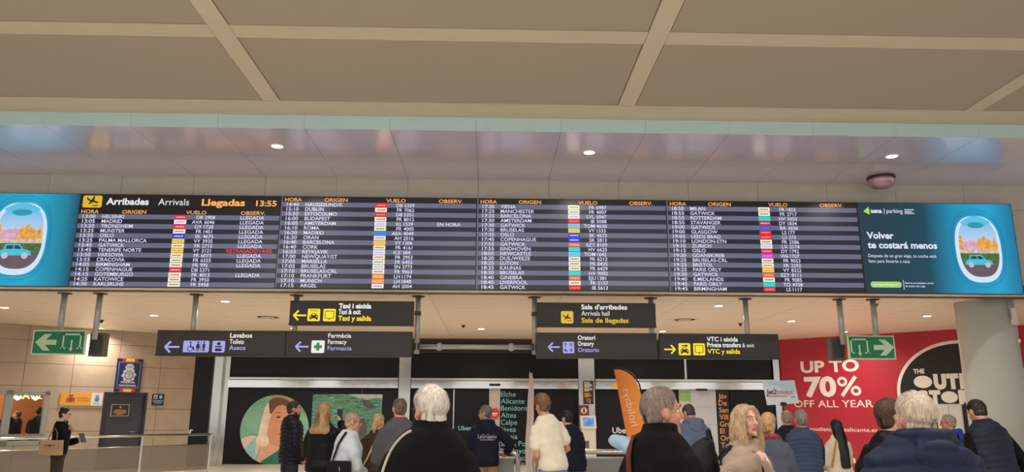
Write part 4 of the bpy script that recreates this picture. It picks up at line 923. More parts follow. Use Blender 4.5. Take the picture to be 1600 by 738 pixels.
def person(label, X, Y, H, face, top, legs=(34, 36, 46), hair=None, arms=('down', 'down'), lean=0, side=0, twist=0, head=(0, 0, 0), skin='fair', female=False, vox=.0095, build=1.0, sleeves=None, shoes=(30, 28, 28), neck=-.018, trap=.028, curl=(.5, .5), glasses=None, beard=None, group='people in the arrivals hall', root=None, Z=0.0):
    COUNT[0] += 1; rnd = random.Random(COUNT[0] * 7)
    s = H / 1.80
    t = empty('person', (X, Y, Z), -R(face)); tag(t, label, 'person', group)
    if root is not None: t.parent = root
    T = TORSO_F if female else TORSO_M
    Lm = Matrix.Translation((0, 0, .97)) @ Matrix.Rotation(-R(lean), 4, 'X') @ Matrix.Rotation(R(side), 4, 'Y') @ Matrix.Rotation(-R(twist), 4, 'Z') @ Matrix.Translation((0, 0, -.97))
    def up(p):
        p = Vector(p); w_ = sstep(p.z, .86, 1.12); return p.lerp(Lm @ p, w_)
    def upr(p): return Lm @ Vector(p)
    hp = V(0, -.002 - neck * .3, 1.565 + neck); Hm = Matrix.Rotation(-R(head[0]), 4, 'Z') @ Matrix.Rotation(-R(head[1]), 4, 'X') @ Matrix.Rotation(R(head[2]), 4, 'Y')
    hs = 1.0 if not female else .96
    def hd(p): return Lm @ (hp + (Hm @ (Vector(p) * hs + V(0, .012, .094))))      # head-local -> body-local
    hrot = (Lm.to_3x3() @ Hm.to_3x3())
    S = Matrix.Scale(s, 4)
    sw = (.158 if female else .180) * build
    # joints of the arms
    A = []
    for k, sd in ((0, -1), (1, 1)):
        spec = arms[k]; wr, pole = ARMS[spec] if isinstance(spec, str) else spec
        sh = V(sd * sw, -.008, 1.378); wr = V(sd * wr[0], wr[1], wr[2]); pole = V(sd * pole[0], pole[1], pole[2]).normalized()
        a, b = .285, .255; d_ = wr - sh
        if d_.length > .53: d_ = d_.normalized() * .53; wr = sh + d_
        c = d_.length; x_ = (a * a - b * b + c * c) / (2 * c); h_ = math.sqrt(max(1e-4, a * a - x_ * x_)); e = d_.normalized(); pp = (pole - e * pole.dot(e)).normalized()
        A.append((upr(sh), upr(sh + e * x_ + pp * h_), upr(wr), sd))
    def torso(bm, extra, z0, z1, loose=0.0, ztop=None):
        rings = []; prev = None
        mx = max(r[1] for r in T[:9]); my = max(r[2] for r in T[:9])
        zs_ = sorted(set([z0] + [r[0] for r in T if z0 < r[0] < z1] + [z1]))
        for z in zs_:
            for p, q in zip(T, T[1:]):
                if p[0] <= z <= q[0]:
                    f_ = (z - p[0]) / (q[0] - p[0]); rx, ry, yo = [p[i] + (q[i] - p[i]) * f_ for i in (1, 2, 3)]
            if z < T[0][0]: rx, ry, yo = T[1][1], T[1][2], 0
            if z < 1.40 and loose: rx += (mx - rx) * loose; ry += (my - ry) * loose
            k_ = build if z < 1.47 else 1 + (build - 1) * .5
            zz = z + (trap * sstep(z, 1.34, 1.47) if extra > 0 else 0); rings.append([up(p) for p in ering(V(0, yo, zz), V(1, 0, 0), V(0, 1, 0), rx * k_ + extra, ry * k_ + extra, 24, 2.25 if z < 1.42 else 2.0)])
        loft(bm, rings)
    # ---- the body, one continuous surface
    bm = bmesh.new(); torso(bm, 0, .85, 1.60)
    for sh, el, wr, sd in A:
        
        limb(bm, [upr(V(sd * sw * .55, -.01, 1.37)), sh, sh.lerp(el, .45), el, el.lerp(wr, .35), wr], [.044, .041, .041, .038, .039, .027])
        f = (wr - el).normalized(); pn = V(-sd, .0, -.15); pn = (pn - f * pn.dot(f))
        if pn.length < .2: pn = V(0, 0, -1) - f * f.z * -1
        pn.normalize(); sa = f.cross(pn) * (1 if sd > 0 else -1); cu = curl[0 if sd < 0 else 1]
        limb(bm, [wr, wr + f * .035, wr + f * .085], [.027, .040, .040], .42, sa)
        for j, (o_, l_) in enumerate(((.030, .068), (.010, .077), (-.010, .071), (-.029, .056))):
            p = wr + f * .088 + sa * o_; pts = [p - f * .02, p]; ang = 0
            for q in (.42, .32, .26): ang += cu * 1.25; p = p + (f * math.cos(ang) + pn * math.sin(ang)) * (l_ * q * 1.1); pts.append(p)
            limb(bm, pts, [.010, .0098, .0092, .0085, .0075], n=8)
        p = wr + f * .028 + sa * .028; dv_ = (f * .75 + sa * (.75 - .4 * cu) + pn * (.2 + .5 * cu)).normalized(); limb(bm, [p, p + dv_ * .035, p + dv_ * .05 + f * .02 + pn * .012 * cu], [.014, .011, .009], n=8)
    for sd in (-1, 1):
        limb(bm, [V(sd * .085, 0, .92), V(sd * .095, .005, .74), V(sd * .10, .012, .50), V(sd * .10, -.012, .34), V(sd * .10, -.012, .10)], [.088, .078, .055, .052, .036])
        limb(bm, [V(sd * .10, -.04, .045), V(sd * .105, .06, .04), V(sd * .11, .15, .028)], [.036, .038, .026])
    for c, r in (((0, -.012, .030), (.071, .097, .090)), ((0, .020, -.030), (.060, .070, .086)), ((0, .040, -.076), (.046, .046, .036)), ((0, .078, .034), (.050, .018, .012)), ((-.034, .062, -.022), (.023, .023, .022)), ((.034, .062, -.022), (.023, .023, .022)),
                 ((0, .091, -.052), (.022, .011, .0065)), ((0, .090, -.064), (.020, .011, .0075)), ((0, .080, -.098), (.021, .020, .018)), ((-.074, -.010, -.006), (.010, .021, .033)), ((.074, -.010, -.006), (.010, .021, .033))):
        g = bmesh.ops.create_icosphere(bm, subdivisions=3, radius=1.0)
        for v in g['verts']: v.co = hd((c[0] + v.co.x * r[0], c[1] + v.co.y * r[1], c[2] + v.co.z * r[2]))
    limb(bm, [hd((0, .080, .028)), hd((0, .098, .0)), hd((0, .112, -.020))], [.009, .011, .014], n=10)
    for sd in (-1, 1): limb(bm, [hd((sd * .010, .094, -.024)), hd((sd * .013, .092, -.026))], [.009, .008], n=8)
    limb(bm, [upr(V(0, -.01, 1.50)), hd((0, -.02, -.075)), hd((0, -.015, -.02))], [.058 if not female else .048, .055 if not female else .046, .052])
    me = remesh(bm, vox, 3, .5, 'body'); sk = M('skin_' + skin, SKIN[skin], .5, var=.07, vscale=18, bump=.05, bscale=120); me.materials.append(sk); me.materials.append(M('lips_' + skin, tuple(int(c * f_) for c, f_ in zip(SKIN[skin], (.86, .66, .66))), .4))
    inv = hrot.inverted(); h0 = hd((0, 0, 0))
    for f in me.polygons:
        q = inv @ (f.center - h0) / hs
        if abs(q.x) < .023 and q.y > .082 and -.071 < q.z < -.048: f.material_index = 1
    me.transform(S); link('body', me, None, t)
    # ---- eyes and brows
    for sd in (-1, 1):
        b = bmesh.new(); g = bmesh.ops.create_icosphere(b, subdivisions=3, radius=1.0)
        for v in g['verts']: v.co = hd((sd * .031 + v.co.x * .0125, .0635 + v.co.y * .0125, .010 + v.co.z * .0105))
        m_ = bpy.data.meshes.new('eye'); b.to_mesh(m_); b.free(); m_.materials.append(M('eye_white', (225, 222, 216), .2)); m_.materials.append(M('iris_dark', (44, 34, 30), .15))
        fw = hrot @ V(0, 1, 0)
        for f in m_.polygons: f.use_smooth = True; f.material_index = 1 if f.normal.dot(fw) > .86 else 0
        m_.transform(S); link('eye', m_, None, t)
    hc = hair['c'] if hair else (90, 70, 60); HM = hairmat(hc)
    b = bmesh.new()
    for sd in (-1, 1): limb(b, [hd((sd * .014, .0905, .033)), hd((sd * .031, .088, .040)), hd((sd * .047, .074, .034))], [.0045, .005, .003], n=6)
    m_ = bpy.data.meshes.new('eyebrows'); b.to_mesh(m_); b.free(); m_.transform(S); link('eyebrows', m_, M('brow_%d_%d_%d' % hc, tuple(int(c * .7) for c in hc), .6), t)
    # ---- hair
    if hair:
        th = hair.get('t', .014); C0 = V(0, -.012, .030); RR = V(.071, .097, .090); bald = hair.get('bald')
        drop = hair.get('drop', 0)
        def has(dr):
            az = abs(math.degrees(math.atan2(dr.x, dr.y))); elv = math.degrees(math.asin(max(-1, min(1, dr.z)))); k_ = sstep(elv - hl(az) + drop * sstep(az, 60, 110), -5, 5)
            if bald: k_ *= 1 - sstep(elv, bald - 6, bald + 8)
            return k_
        def edge(dr):
            az = abs(math.degrees(math.atan2(dr.x, dr.y))); elv = math.degrees(math.asin(max(-1, min(1, dr.z)))); return .25 + .75 * sstep(elv - hl(az), -4, 34)
        def surf(dr, lift):
            return C0 + V(dr.x * (RR.x + lift), dr.y * (RR.y + lift), dr.z * (RR.z + lift))
        bm = bmesh.new(); g = bmesh.ops.create_icosphere(bm, subdivisions=5, radius=1.0)
        for v in g['verts']:
            dr = v.co.normalized(); k_ = has(dr); nz = noise.noise(dr * 5 + V(COUNT[0], 0, 0)) * .35 + noise.noise(dr * 12) * .2
            tp = (1 + hair.get('vol', 0) * max(0, dr.z)) * edge(dr)
            v.co = hd(surf(dr, -.012 + k_ * (.012 + th * tp * (1 + nz))))
        base = bmesh.new()
        nz_ = hair.get('nape', .0)
        g = bmesh.ops.create_icosphere(base, subdivisions=3, radius=1.0)
        for v in g['verts']: v.co = hd((v.co.x * (.062 + th * .4), -.050 + v.co.y * (.050 + th * .5), -.022 - nz_ * .5 + v.co.z * (.060 + nz_ * .5)))
        st = hair.get('style', 'short'); ex = hair.get('len', .3)
        if st == 'long':
            back = hair.get('back', .15); wd = hair.get('wide', .125); rings = []
            for z, rx, ry, yo in ((.07, .075, .085, -.02), (.0, .088, .085, -.03), (-.08, .092, .066, -.055), (-.16, .102, .048, -.085), (-.16 - (ex - .16) * .5, wd * .97, .036, -back), (-ex + .02, wd, .026, -back - .012), (-ex - .01, wd * .8, .012, -back - .012)):
                c_ = hd((0, yo, z)) if z > -.1 else hd((0, yo, z)).lerp(upr(V(0, yo, 1.67 + z)), sstep(-z, .1, .25))
                rings.append([c_ + (V(1, 0, 0) * math.cos(2 * PI * k_ / 20) * rx + V(0, 1, 0) * math.sin(2 * PI * k_ / 20) * ry) for k_ in range(20)])
            loft(base, [r[::-1] for r in rings])
        if st in ('frontlong',):
            for sd in (-1, 1):
                limb(base, [hd((sd * .035, .055, .10)), hd((sd * .068, .045, .06)), hd((sd * .083, .032, -.02)), hd((sd * .088, .035, -.10)), hd((sd * .085, .045, -.18)), hd((sd * .08, .055, -ex))], [.022, .032, .036, .036, .034, .014], .75, V(0, 1, 0))
                limb(base, [hd((sd * .05, -.05, .05)), hd((sd * .075, -.04, -.04)), hd((sd * .08, -.05, -.13)), hd((sd * .075, -.05, -ex * .92))], [.04, .045, .045, .02], .8, V(0, 1, 0))
            limb(base, [hd((0, -.09, .03)), hd((0, -.10, -.06)), hd((0, -.10, -ex * .9))], [.05, .07, .05], .5, V(1, 0, 0))
        if st == 'bun': ell(base, hd((0, -.075, .095)), (.045, .042, .040))
        if st == 'pony':
            limb(base, [hd((0, -.095, .01)), hd((.005, -.135, -.02)), hd((.01, -.14, -.09)), hd((.0, -.125, -.17))], [.022, .034, .034, .012])
        if st == 'bob':
            for sd in (-1, 1): limb(base, [hd((sd * .05, .0, .08)), hd((sd * .082, -.005, .02)), hd((sd * .085, .0, -.05))], [.03, .034, .022])
            limb(base, [hd((-.055, -.075, .0)), hd((0, -.092, -.03)), hd((.055, -.075, .0))], [.04, .048, .04])
        mt = bpy.data.meshes.new('t'); base.to_mesh(mt); base.free(); bm.from_mesh(mt); bpy.data.meshes.remove(mt)
        me = remesh(bm, .0075, 2, .5, 'hair'); wv = hair.get('wave', 0); displace(me, lambda p: .0035 * noise.noise(V(p.x * 55, p.y * 55, p.z * 14)) + wv * noise.noise(V(p.x * 26, p.y * 26, p.z * 7))); me.transform(S); hobj = link('hair', me, HM, t)
        # strands lying over the hair
        paths = []; crown = V(0, -.5, .86).normalized(); n_ = hair.get('n', 1100); Ls = hair.get('sl', .035); mess = hair.get('mess', .35)
        part = hair.get('part')
        while len(paths) < n_:
            dr = V(rnd.gauss(0, 1), rnd.gauss(0, 1), rnd.gauss(0, 1)).normalized()
            if has(dr) < .75: continue
            fl = dr - crown; fl = fl - dr * fl.dot(dr); fl = fl.normalized() if fl.length > .05 else V(rnd.uniform(-1, 1), rnd.uniform(-1, 1), 0)
            fl = (fl + V(rnd.uniform(-1, 1), rnd.uniform(-1, 1), rnd.uniform(-1, 1)) * mess); pts = []; d2 = dr.copy(); tp = (1 + hair.get('vol', 0) * max(0, dr.z)) * edge(dr)
            for i in range(4):
                if has(d2) < .35 and i > 1: break
                pts.append(hd(surf(d2, th * (1 + hair.get('vol', 0) * max(0, d2.z)) * edge(d2) * .95 + .004 * i * rnd.uniform(-.3, 1.0) + hair.get('lift', .0) * i)))
                d2 = (d2 + (fl - d2 * fl.dot(d2)) * (Ls / 3 / .085)).normalized()
            if len(pts) > 1: paths.append((pts, hrot @ dr))
        if True:
            if st not in ('long', 'frontlong', 'pony'): ex = .085 + nz_
            bv = BVHTree.FromPolygons([v.co / s for v in me.vertices], [p.vertices[:] for p in me.polygons]); zl = hd((0, 0, 0)).z - ex; hz = hd((0, 0, .02)).z; cc = hd((0, -.03, 0))
            for i in range(700 if ex > .15 else 600):
                a = rnd.uniform(0, 2 * PI) if ex > .15 else rnd.uniform(1.15 * PI, 1.85 * PI); hz = hz if ex > .15 else hd((0, -.09, .025)).z; z = rnd.uniform(zl + (.04 if ex > .15 else .012), hz); pts = []; L_ = rnd.uniform(.10, .2) if ex > .15 else .045; dn = V(0, 0, -1); a2 = a
                for j in range(6):
                    o_ = V(cc.x + math.cos(a2) * .5, cc.y - (.06 if st != 'frontlong' else 0) + math.sin(a2) * .5, z - L_ * j / 5); a2 += rnd.uniform(-.02, .02)
                    if o_.z < zl - .015: break
                    h_, nn, ix, ds = bv.ray_cast(o_, V(cc.x - o_.x, cc.y - (.06 if st != 'frontlong' else 0) - o_.y, 0).normalized())
                    if h_ is None: break
                    pts.append(h_ + nn * .003)
                if len(pts) >= 4: paths.append((pts, V(math.cos(a), math.sin(a), 0)))
        sm_ = strands_mesh(paths, hair.get('w', .0017)); sm_.transform(S); so = link('hair_strands', sm_, hairmat(tuple(min(255, int(c * hair.get('hi', 1.12))) for c in hc)), hobj); so['kind'] = 'stuff'
    if beard:
        b = bmesh.new()
        for c, r in (((0, .046, -.088), (.050, .050, .032)), ((-.050, .022, -.060), (.016, .032, .034)), ((.050, .022, -.060), (.016, .032, .034)), ((0, .088, -.043), (.028, .012, .006)), ((0, .083, -.088), (.026, .020, .018))): 
            g = bmesh.ops.create_icosphere(b, subdivisions=3, radius=1.0)
            for v in g['verts']: v.co = hd((c[0] + v.co.x * r[0], c[1] + v.co.y * r[1], c[2] + v.co.z * r[2]))
        m_ = remesh(b, .007, 2); m_.transform(S); link('beard', m_, hairmat(beard), t)
    if glasses:
        b = B()
        for sd in (-1, 1):
            b.tube([hd((sd * .032 + .022 * math.cos(a), .092, .006 + .018 * math.sin(a))) for a in [2 * PI * k_ / 14 for k_ in range(15)]], .0026, 6, False); b.tube([hd((sd * .054, .090, .010)), hd((sd * .076, .05, .012)), hd((sd * .082, -.01, .010))], .0026, 6)
        b.tube([hd((-.010, .094, .008)), hd((.010, .094, .008))], .0026, 6); m_ = b.mesh('glasses'); m_.transform(S); link('glasses', m_, M('glasses_%d' % glasses[0], glasses, .3), t)
    # ---- clothes
    tt = top.get('t', .018); hem = top.get('hem', .86); zc = top.get('collar', 1.515); loose = top.get('loose', .55)
    bm = bmesh.new(); torso(bm, tt, hem, 1.49, loose); tb = bmesh.new(); torso(tb, tt + .004, hem, 1.49, loose)
    bmesh.ops.recalc_face_normals(tb, faces=tb.faces); tb.normal_update(); tv = BVHTree.FromBMesh(tb); tb.free()
    if zc > 1.49:
        cw = .012 + tt * .5; loft(bm, [[up(p) for p in ering(V(0, -.014 + (z - 1.45) * .12, z + trap), V(1, 0, 0), V(0, 1, 0), r_ + cw, r_ * 1.0 + cw, 20)] for z, r_ in ((1.42, .085), (1.47, .082), (1.50, .066), (zc, .060 if not female else .054))])
    sl = top.get('sleeve', 'long')
    def sleeve(bm_, tk):
        for sh, el, wr, sd in A:
            root_ = upr(V(sd * sw * .5, -.008, 1.36)); sh2 = sh + (root_ - sh).normalized() * .010
            if sl == 'long': limb(bm_, [root_, sh2, sh.lerp(el, .4), el, el.lerp(wr, .45), el.lerp(wr, top.get('cuff', .96))], [.056 + tk, .050 + tk, .050 + tk * 1.1, .044 + tk * 1.1, .043 + tk, .032 + tk])
            elif sl == 'short': limb(bm_, [root_, sh2, sh.lerp(el, .35), sh.lerp(el, .60)], [.056 + tk, .050 + tk, .054 + tk * 1.2, .056 + tk * 1.3])
    if not sleeves: sleeve(bm, tt)
    gv = top.get('vox', .012)
    me = remesh(bm, gv, 5, .5, 'garment'); q = top.get('quilt'); wa = top.get('wrinkle', .006); sd_ = COUNT[0] * 3.1
    def fold(p): return wa * (noise.noise(V(p.x * 7 + sd_, p.y * 7, p.z * 13)) + .5 * noise.noise(V(p.x * 16, p.y * 16 + sd_, p.z * 20)))
    if q: displace(me, lambda p: q[1] * (abs(math.sin(PI * (p.z + .15 * abs(p.x)) / q[0])) ** .55 - .7) + fold(p))
    else: displace(me, fold)
    me.transform(S); gob = link(top.get('name', 'jacket'), me, top['m'], t)
    if sleeves:
        bm = bmesh.new(); sleeve(bm, .012); torso(bm, .008, 1.2, 1.48, .2); me2 = remesh(bm, .012, 4); displace(me2, fold); me2.transform(S); link('sleeves', me2, sleeves, t)
    if top.get('hood'):
        bm = bmesh.new(); ell(bm, up((0, -.112 - tt, 1.405 + trap)), (.118, .042, .078)); ell(bm, up((0, -.108 - tt, 1.36 + trap)), (.075, .032, .06))
        limb(bm, [up((p[0], p[1], p[2] + trap)) for p in ((.075, .075, 1.45), (.112, .0, 1.475), (.108, -.07, 1.485), (.06, -.115, 1.49), (0, -.125, 1.49), (-.06, -.115, 1.49), (-.108, -.07, 1.485), (-.112, .0, 1.475), (-.075, .075, 1.45))], [.026, .034, .040, .044, .045, .044, .040, .034, .026])
        me3 = remesh(bm, .012, 6); displace(me3, (lambda p: .010 * (abs(math.sin(PI * p.z / .055)) ** .55 - .7) + fold(p)) if top['hood'] == 'quilt' else (lambda p: fold(p) * 1.5)); me3.transform(S); link('hood', me3, top.get('hoodm', top['m']), t)
    if top.get('shirt_collar'):
        b = B()
        for sd in (-1, 1): b.tube([up((p_[0], p_[1], p_[2] + trap * .6)) for p_ in ((0, -.085, 1.515), (sd * .055, -.06, 1.515), (sd * .078, .0, 1.505), (sd * .06, .055, 1.490), (sd * .02, .085, 1.465))], [.013, .014, .015, .016, .010], 8)
        m_ = b.mesh('shirt_collar', True); m_.transform(S); link('shirt_collar', m_, top['shirt_collar'], t)
    bm = bmesh.new(); loft(bm, [ering(V(0, yo, z), V(1, 0, 0), V(0, 1, 0), rx * (1 + (build - 1) * .8) + .012, ry * build + .012, 24) for z, rx, ry, yo in ((.82, .14, .09, 0), (.88, .162, .112, 0), (.95, .172, .12, -.006), (1.0, .166, .116, 0))])
    for sd in (-1, 1): limb(bm, [V(sd * .082, 0, .90), V(sd * .095, .005, .72), V(sd * .10, .012, .48), V(sd * .10, -.006, .28), V(sd * .10, -.006, .09)], [.100, .094, .074, .068, .062])
    me = remesh(bm, .017, 4); displace(me, lambda p: .005 * noise.noise(p * 14)); me.transform(S); link('trousers', me, M('trouser_%d_%d_%d' % legs, legs, .8, var=.08, bump=.1, bscale=200), t)
    for sd in (-1, 1):
        bm = bmesh.new(); limb(bm, [V(sd * .10, -.05, .052), V(sd * .104, .04, .052), V(sd * .11, .155, .040)], [.046, .048, .036]); g = bmesh.ops.create_cube(bm, size=1.0)
        for v in g['verts']: v.co = V(sd * .105 + v.co.x * .075, .05 + v.co.y * .25, .014 + v.co.z * .024)
        m_ = remesh(bm, .010, 3); zmin = min(v.co.z for v in m_.vertices)
        for v in m_.vertices: v.co.z -= zmin
        m_.transform(S); link('shoe', m_, M('shoe_%d' % shoes[0], shoes, .5), t)
    return dict(t=t, s=s, tv=tv, up=up, upr=upr, hd=hd, A=A, gob=gob)
def strap(P, a0, z0, a1, z1, w_, mat, name='strap', n=22, lift=.004, over=None, parent=None):
    """flat band wrapped on the torso from (angle, height) to (angle, height); angle 0 = right side, -90 = back"""
    pts = []
    for i in range(n):
        f_ = i / (n - 1); a = R(a0 + (a1 - a0) * f_); z = z0 + (z1 - z0) * f_
        c = P['up']((0, -.004, z)); d_ = P['up']((math.cos(a), math.sin(a) - .004, z)) - c; d_.normalize()
        h_, nn, ix, ds = P['tv'].ray_cast(c + d_ * .7, -d_)
        if h_ is None: continue
        nn = nn if nn.dot(d_) > 0 else -nn
        pts.append((h_ + nn * lift, nn))
    if over: pts = [(P['up'](o_), V(0, 0, 1)) for o_ in over] + pts
    bm = bmesh.new(); rows = []; N = len(pts)
    for i, (p, nn) in enumerate(pts):
        t_ = (pts[min(i + 1, N - 1)][0] - pts[max(i - 1, 0)][0]).normalized(); s_ = t_.cross(nn).normalized() * (w_ / 2); rows.append([bm.verts.new(p - s_), bm.verts.new(p + s_), bm.verts.new(p + s_ + nn * .006), bm.verts.new(p - s_ + nn * .006)])
    for a, b in zip(rows, rows[1:]):
        for k_ in range(4): bm.faces.new((a[k_], a[(k_ + 1) % 4], b[(k_ + 1) % 4], b[k_]))
    bm.faces.new(rows[0][::-1]); bm.faces.new(rows[-1]); bmesh.ops.recalc_face_normals(bm, faces=bm.faces)
    me = bpy.data.meshes.new(name); bm.to_mesh(me); bm.free(); me.transform(Matrix.Scale(P['s'], 4)); return link(name, me, mat, parent or P['t'])
def at_person(P, p): # body-local (unscaled) -> world
    m_ = P['t'].matrix_basis.copy(); m_ = Matrix.Translation(P['t'].location) @ P['t'].rotation_euler.to_matrix().to_4x4(); return m_ @ (Vector(p) * P['s'])
def cloth(n, c, rough=.85, bump=.15, bscale=220, var=.10, **k): return M('cloth_' + n, c, rough, var=var, vscale=9, bump=bump, bscale=bscale, spec=.18, **k)
BLACKC = cloth('black_wool', (10, 10, 13)); LEATHER = cloth('black_leather', (16, 15, 17), .42, .2, 60); NAVY = cloth('navy_shell', (26, 29, 46), .7); PUFFB = cloth('black_puffer', (22, 24, 36), .4, .06)
NAVYP = cloth('navy_puffer', (28, 37, 62), .6, .06); BROWNP = cloth('brown_puffer', (62, 44, 42), .55, .06); GREYJ = cloth('grey_jacket', (78, 78, 82)); TEE = cloth('cream_tee', (228, 220, 202), .9, .08); HOODB = cloth('blue_hoodie', (98, 109, 140))
SWEATW = cloth('white_sweat', (196, 204, 214)); PALEB = cloth('pale_blue_shirt', (160, 186, 214)); FLEECE = cloth('taupe_fleece', (160, 140, 126), .95, .5, 110, .16); GREYS = cloth('grey_sweater', (84, 88, 104)); VESTB = cloth('blue_vest', (60, 71, 98), .6, .06)
CREAMT = cloth('cream_top', (220, 208, 188)); DARKV = cloth('dark_vest', (34, 38, 54), .6, .06); BLUEC = cloth('bright_blue', (36, 72, 176)); SHIRTW = cloth('white_collar', (226, 226, 226)); NAVYS = cloth('navy_sleeve', (38, 44, 66))
G = 'people in the arrivals hall'
def hr(c, **k): return dict(c=c, **k)
# far left to right
P = person('woman with black bun, black sweater and white collar looking at her phone', -7.53, 14.0, 1.7, 72, dict(m=BLACKC, t=.026, loose=.8, hem=.93, name='sweater', shirt_collar=SHIRTW, collar=1.50), (52, 38, 36), hr((28, 22, 22), style='bun', n=700, t=.010), ((( .10, .27, 1.17), (.7, -.4, -1)), ((.08, .13, 1.33), (.8, -.3, -1))), female=True, glasses=(150, 60, 50), curl=(.6, .7), head=(0, 8, 0))
PH = P
P = person('bearded man in a black puffer jacket in front of the round advert', -3.09, 12.3, 1.815, 52, dict(m=PUFFB, t=.036, quilt=(.060, .018), hem=.84, loose=.7, collar=1.535), (26, 30, 48), hr((52, 44, 42), n=900), ('front', 'pocket'), head=(22, 4, 0), skin='ruddy', beard=(48, 40, 38))
P = person('woman with long loose blonde hair and black leather jacket seen from behind', -2.16, 10.2, 1.775, 4, dict(m=LEATHER, t=.028, loose=.6, hem=.90), (24, 24, 28), hr((168, 134, 98), style='long', len=.29, back=.160, wide=.135, n=900, w=.0022, wave=.012, mess=.5), ('front', 'raise'), female=True, build=1.0)
P3 = P
P = person('grey-haired woman in a white sweatshirt with a black crossbody bag', -1.7, 9.2, 1.66, 62, dict(m=SWEATW, t=.036, loose=.85, hem=.84, name='sweatshirt', wrinkle=.010), (40, 40, 48), hr((172, 150, 128), n=800, bald=None, t=.011, hi=1.05), ('front', 'front'), female=True, build=1.12, head=(16, -2, 0), lean=8, skin='ruddy', glasses=(70, 60, 60))
P4 = P
P = person('woman with blonde ponytail in a brown quilted jacket with pale strap', -1.51, 10.6, 1.635, 14, dict(m=BROWNP, t=.030, quilt=(.050, .010), hem=.84, loose=.6), (30, 28, 32), hr((190, 156, 112), style='pony', n=800), ((( .20, .26, 1.44), (.7, 0, -1)), 'front'), female=True, build=1.1, head=(10, 0, 0))
strap(P, -62, 1.475, -150, .98, .026, M('beige_strap', (196, 168, 134), .6), 'bag_strap')
P = person('short-haired man in a charcoal grey jacket beside the white-haired man', -1.02, 8.8, 1.825, -12, dict(m=GREYJ, t=.030, loose=.75, hem=.82, collar=1.525), (36, 38, 46), hr((98, 78, 66), t=.006, sl=.018, n=900, bald=62), ('front', 'front'), head=(-8, 6, 0), skin='ruddy')
P = person('big white-haired man in a black jumper seen from behind, foreground left', -0.31, 4.05, 1.805, 4, dict(m=BLACKC, t=.030, loose=.8, hem=.84, collar=1.535, name='jumper', wrinkle=.005), (30, 30, 36), hr((206, 199, 191), n=2600, sl=.05, mess=.28, t=.016, w=.0014, drop=0, nape=.03, hi=1.08), ('down', 'down'), head=(-34, 2, 0), skin='ruddy', glasses=(40, 40, 44), build=1.06, neck=-.018, trap=.062, vox=.009)
bv = BVHTree.FromPolygons([v.co.copy() for v in P['gob'].data.vertices], [p.vertices[:] for p in P['gob'].data.polygons]); pts = []
for i in range(24):
    f_ = i / 23; x_ = -.080 - .148 * math.sin(f_ * 1.45) ; z_ = 1.545 - .25 * f_ ** 1.5; h_, nn, ix, ds = bv.ray_cast(V(x_, -1, z_), V(0, 1, 0))
    if h_ is not None: pts.append(h_ + nn * .003)
B().tube(pts, .0075, 8).obj('shoulder_piping', M('pale_piping', (182, 172, 164), .8), P['t'], smooth=True)
P = person('man in a navy hooded jacket with white script logo at the doors', -0.07, 11.8, 1.76, -6, dict(m=NAVY, t=.032, loose=.75, hem=.86, hood=True, wrinkle=.007), (150, 118, 88), hr((112, 104, 98), n=900, t=.012), ('front', (( .36, .26, 1.06), (.6, -.6, .0))), head=(-55, 4, 0), skin='ruddy', glasses=(60, 60, 60))
P8 = P
P = person('tousle-haired man in a cream T-shirt leaning left', 0.76, 9.6, 1.89, -24, dict(m=TEE, t=.016, loose=.42, hem=.90, sleeve='short', name='t_shirt', collar=1.505, wrinkle=.008), (104, 128, 168), hr((124, 92, 66), n=1500, sl=.055, mess=.7, t=.018, vol=.5, lift=.002), (((.10, .20, 1.02), (.5, -1, -.1)), ((.08, .20, 1.02), (.9, -.8, .1))), side=-8, lean=6, head=(-4, 0, 0), skin='ruddy', build=.94)
P = person('dark-haired person in a navy padded jacket behind the cream T-shirt', 1.23, 11.6, 1.7, -32, dict(m=NAVY, t=.034, quilt=(.07, .008), loose=.7, hem=.84), (58, 78, 116), hr((26, 22, 24), n=800), ('front', 'front'), lean=14)
P = person('big grey-haired man in black turning right with a brown shoulder strap', 0.87, 4.0, 1.8, 52, dict(m=BLACKC, t=.030, loose=.8, hem=.84, collar=1.545, wrinkle=.005), (30, 30, 36), hr((112, 100, 94), n=2600, sl=.028, mess=.4, t=.013, w=.0013, vol=.2, hi=1.35), ('down', 'down'), head=(24, 0, 0), skin='ruddy', build=1.0, trap=.048, vox=.009)
strap(P, -128, 1.525, -108, .90, .038, cloth('brown_strap', (96, 52, 36), .6, .1), 'shoulder_strap', 20, .006)
P = person('grey-haired person in a pale blue shirt half hidden behind the man in black', 1.56, 7.6, 1.68, 0, dict(m=PALEB, t=.020, loose=.7, hem=.86, name='shirt'), (50, 54, 70), hr((170, 160, 150), n=700), (((.15, .34, 1.44), (1, 0, .25)), 'front'))
P = person('man in a blue hoodie bending his head beside the pale panel', 2.74, 10.5, 1.8, -10, dict(m=HOODB, t=.032, loose=.75, hem=.88, hood=True, name='hoodie', wrinkle=.008), (46, 50, 64), hr((70, 64, 62), n=900, t=.007, sl=.02), ('front', 'front'), lean=8, head=(-12, 22, 0), skin='ruddy', build=1.1)
P = person('smiling woman with long blonde hair and taupe fleece coat holding her backpack strap', 1.83, 5.6, 1.735, 124, dict(m=FLEECE, t=.040, loose=.75, hem=.80, name='coat', collar=1.50, wrinkle=.012), (210, 204, 198), hr((180, 154, 124), style='frontlong', len=.25, n=1200, t=.012, sl=.06, mess=.15, w=.0016), (( (.16, .32, 1.08), (.8, -.3, -.6)), ((.24, .11, 1.37), (.5, -1, -.5))), female=True, head=(30, -2, 3), trap=.015, curl=(.5, 1.1), vox=.0075)
P14 = P
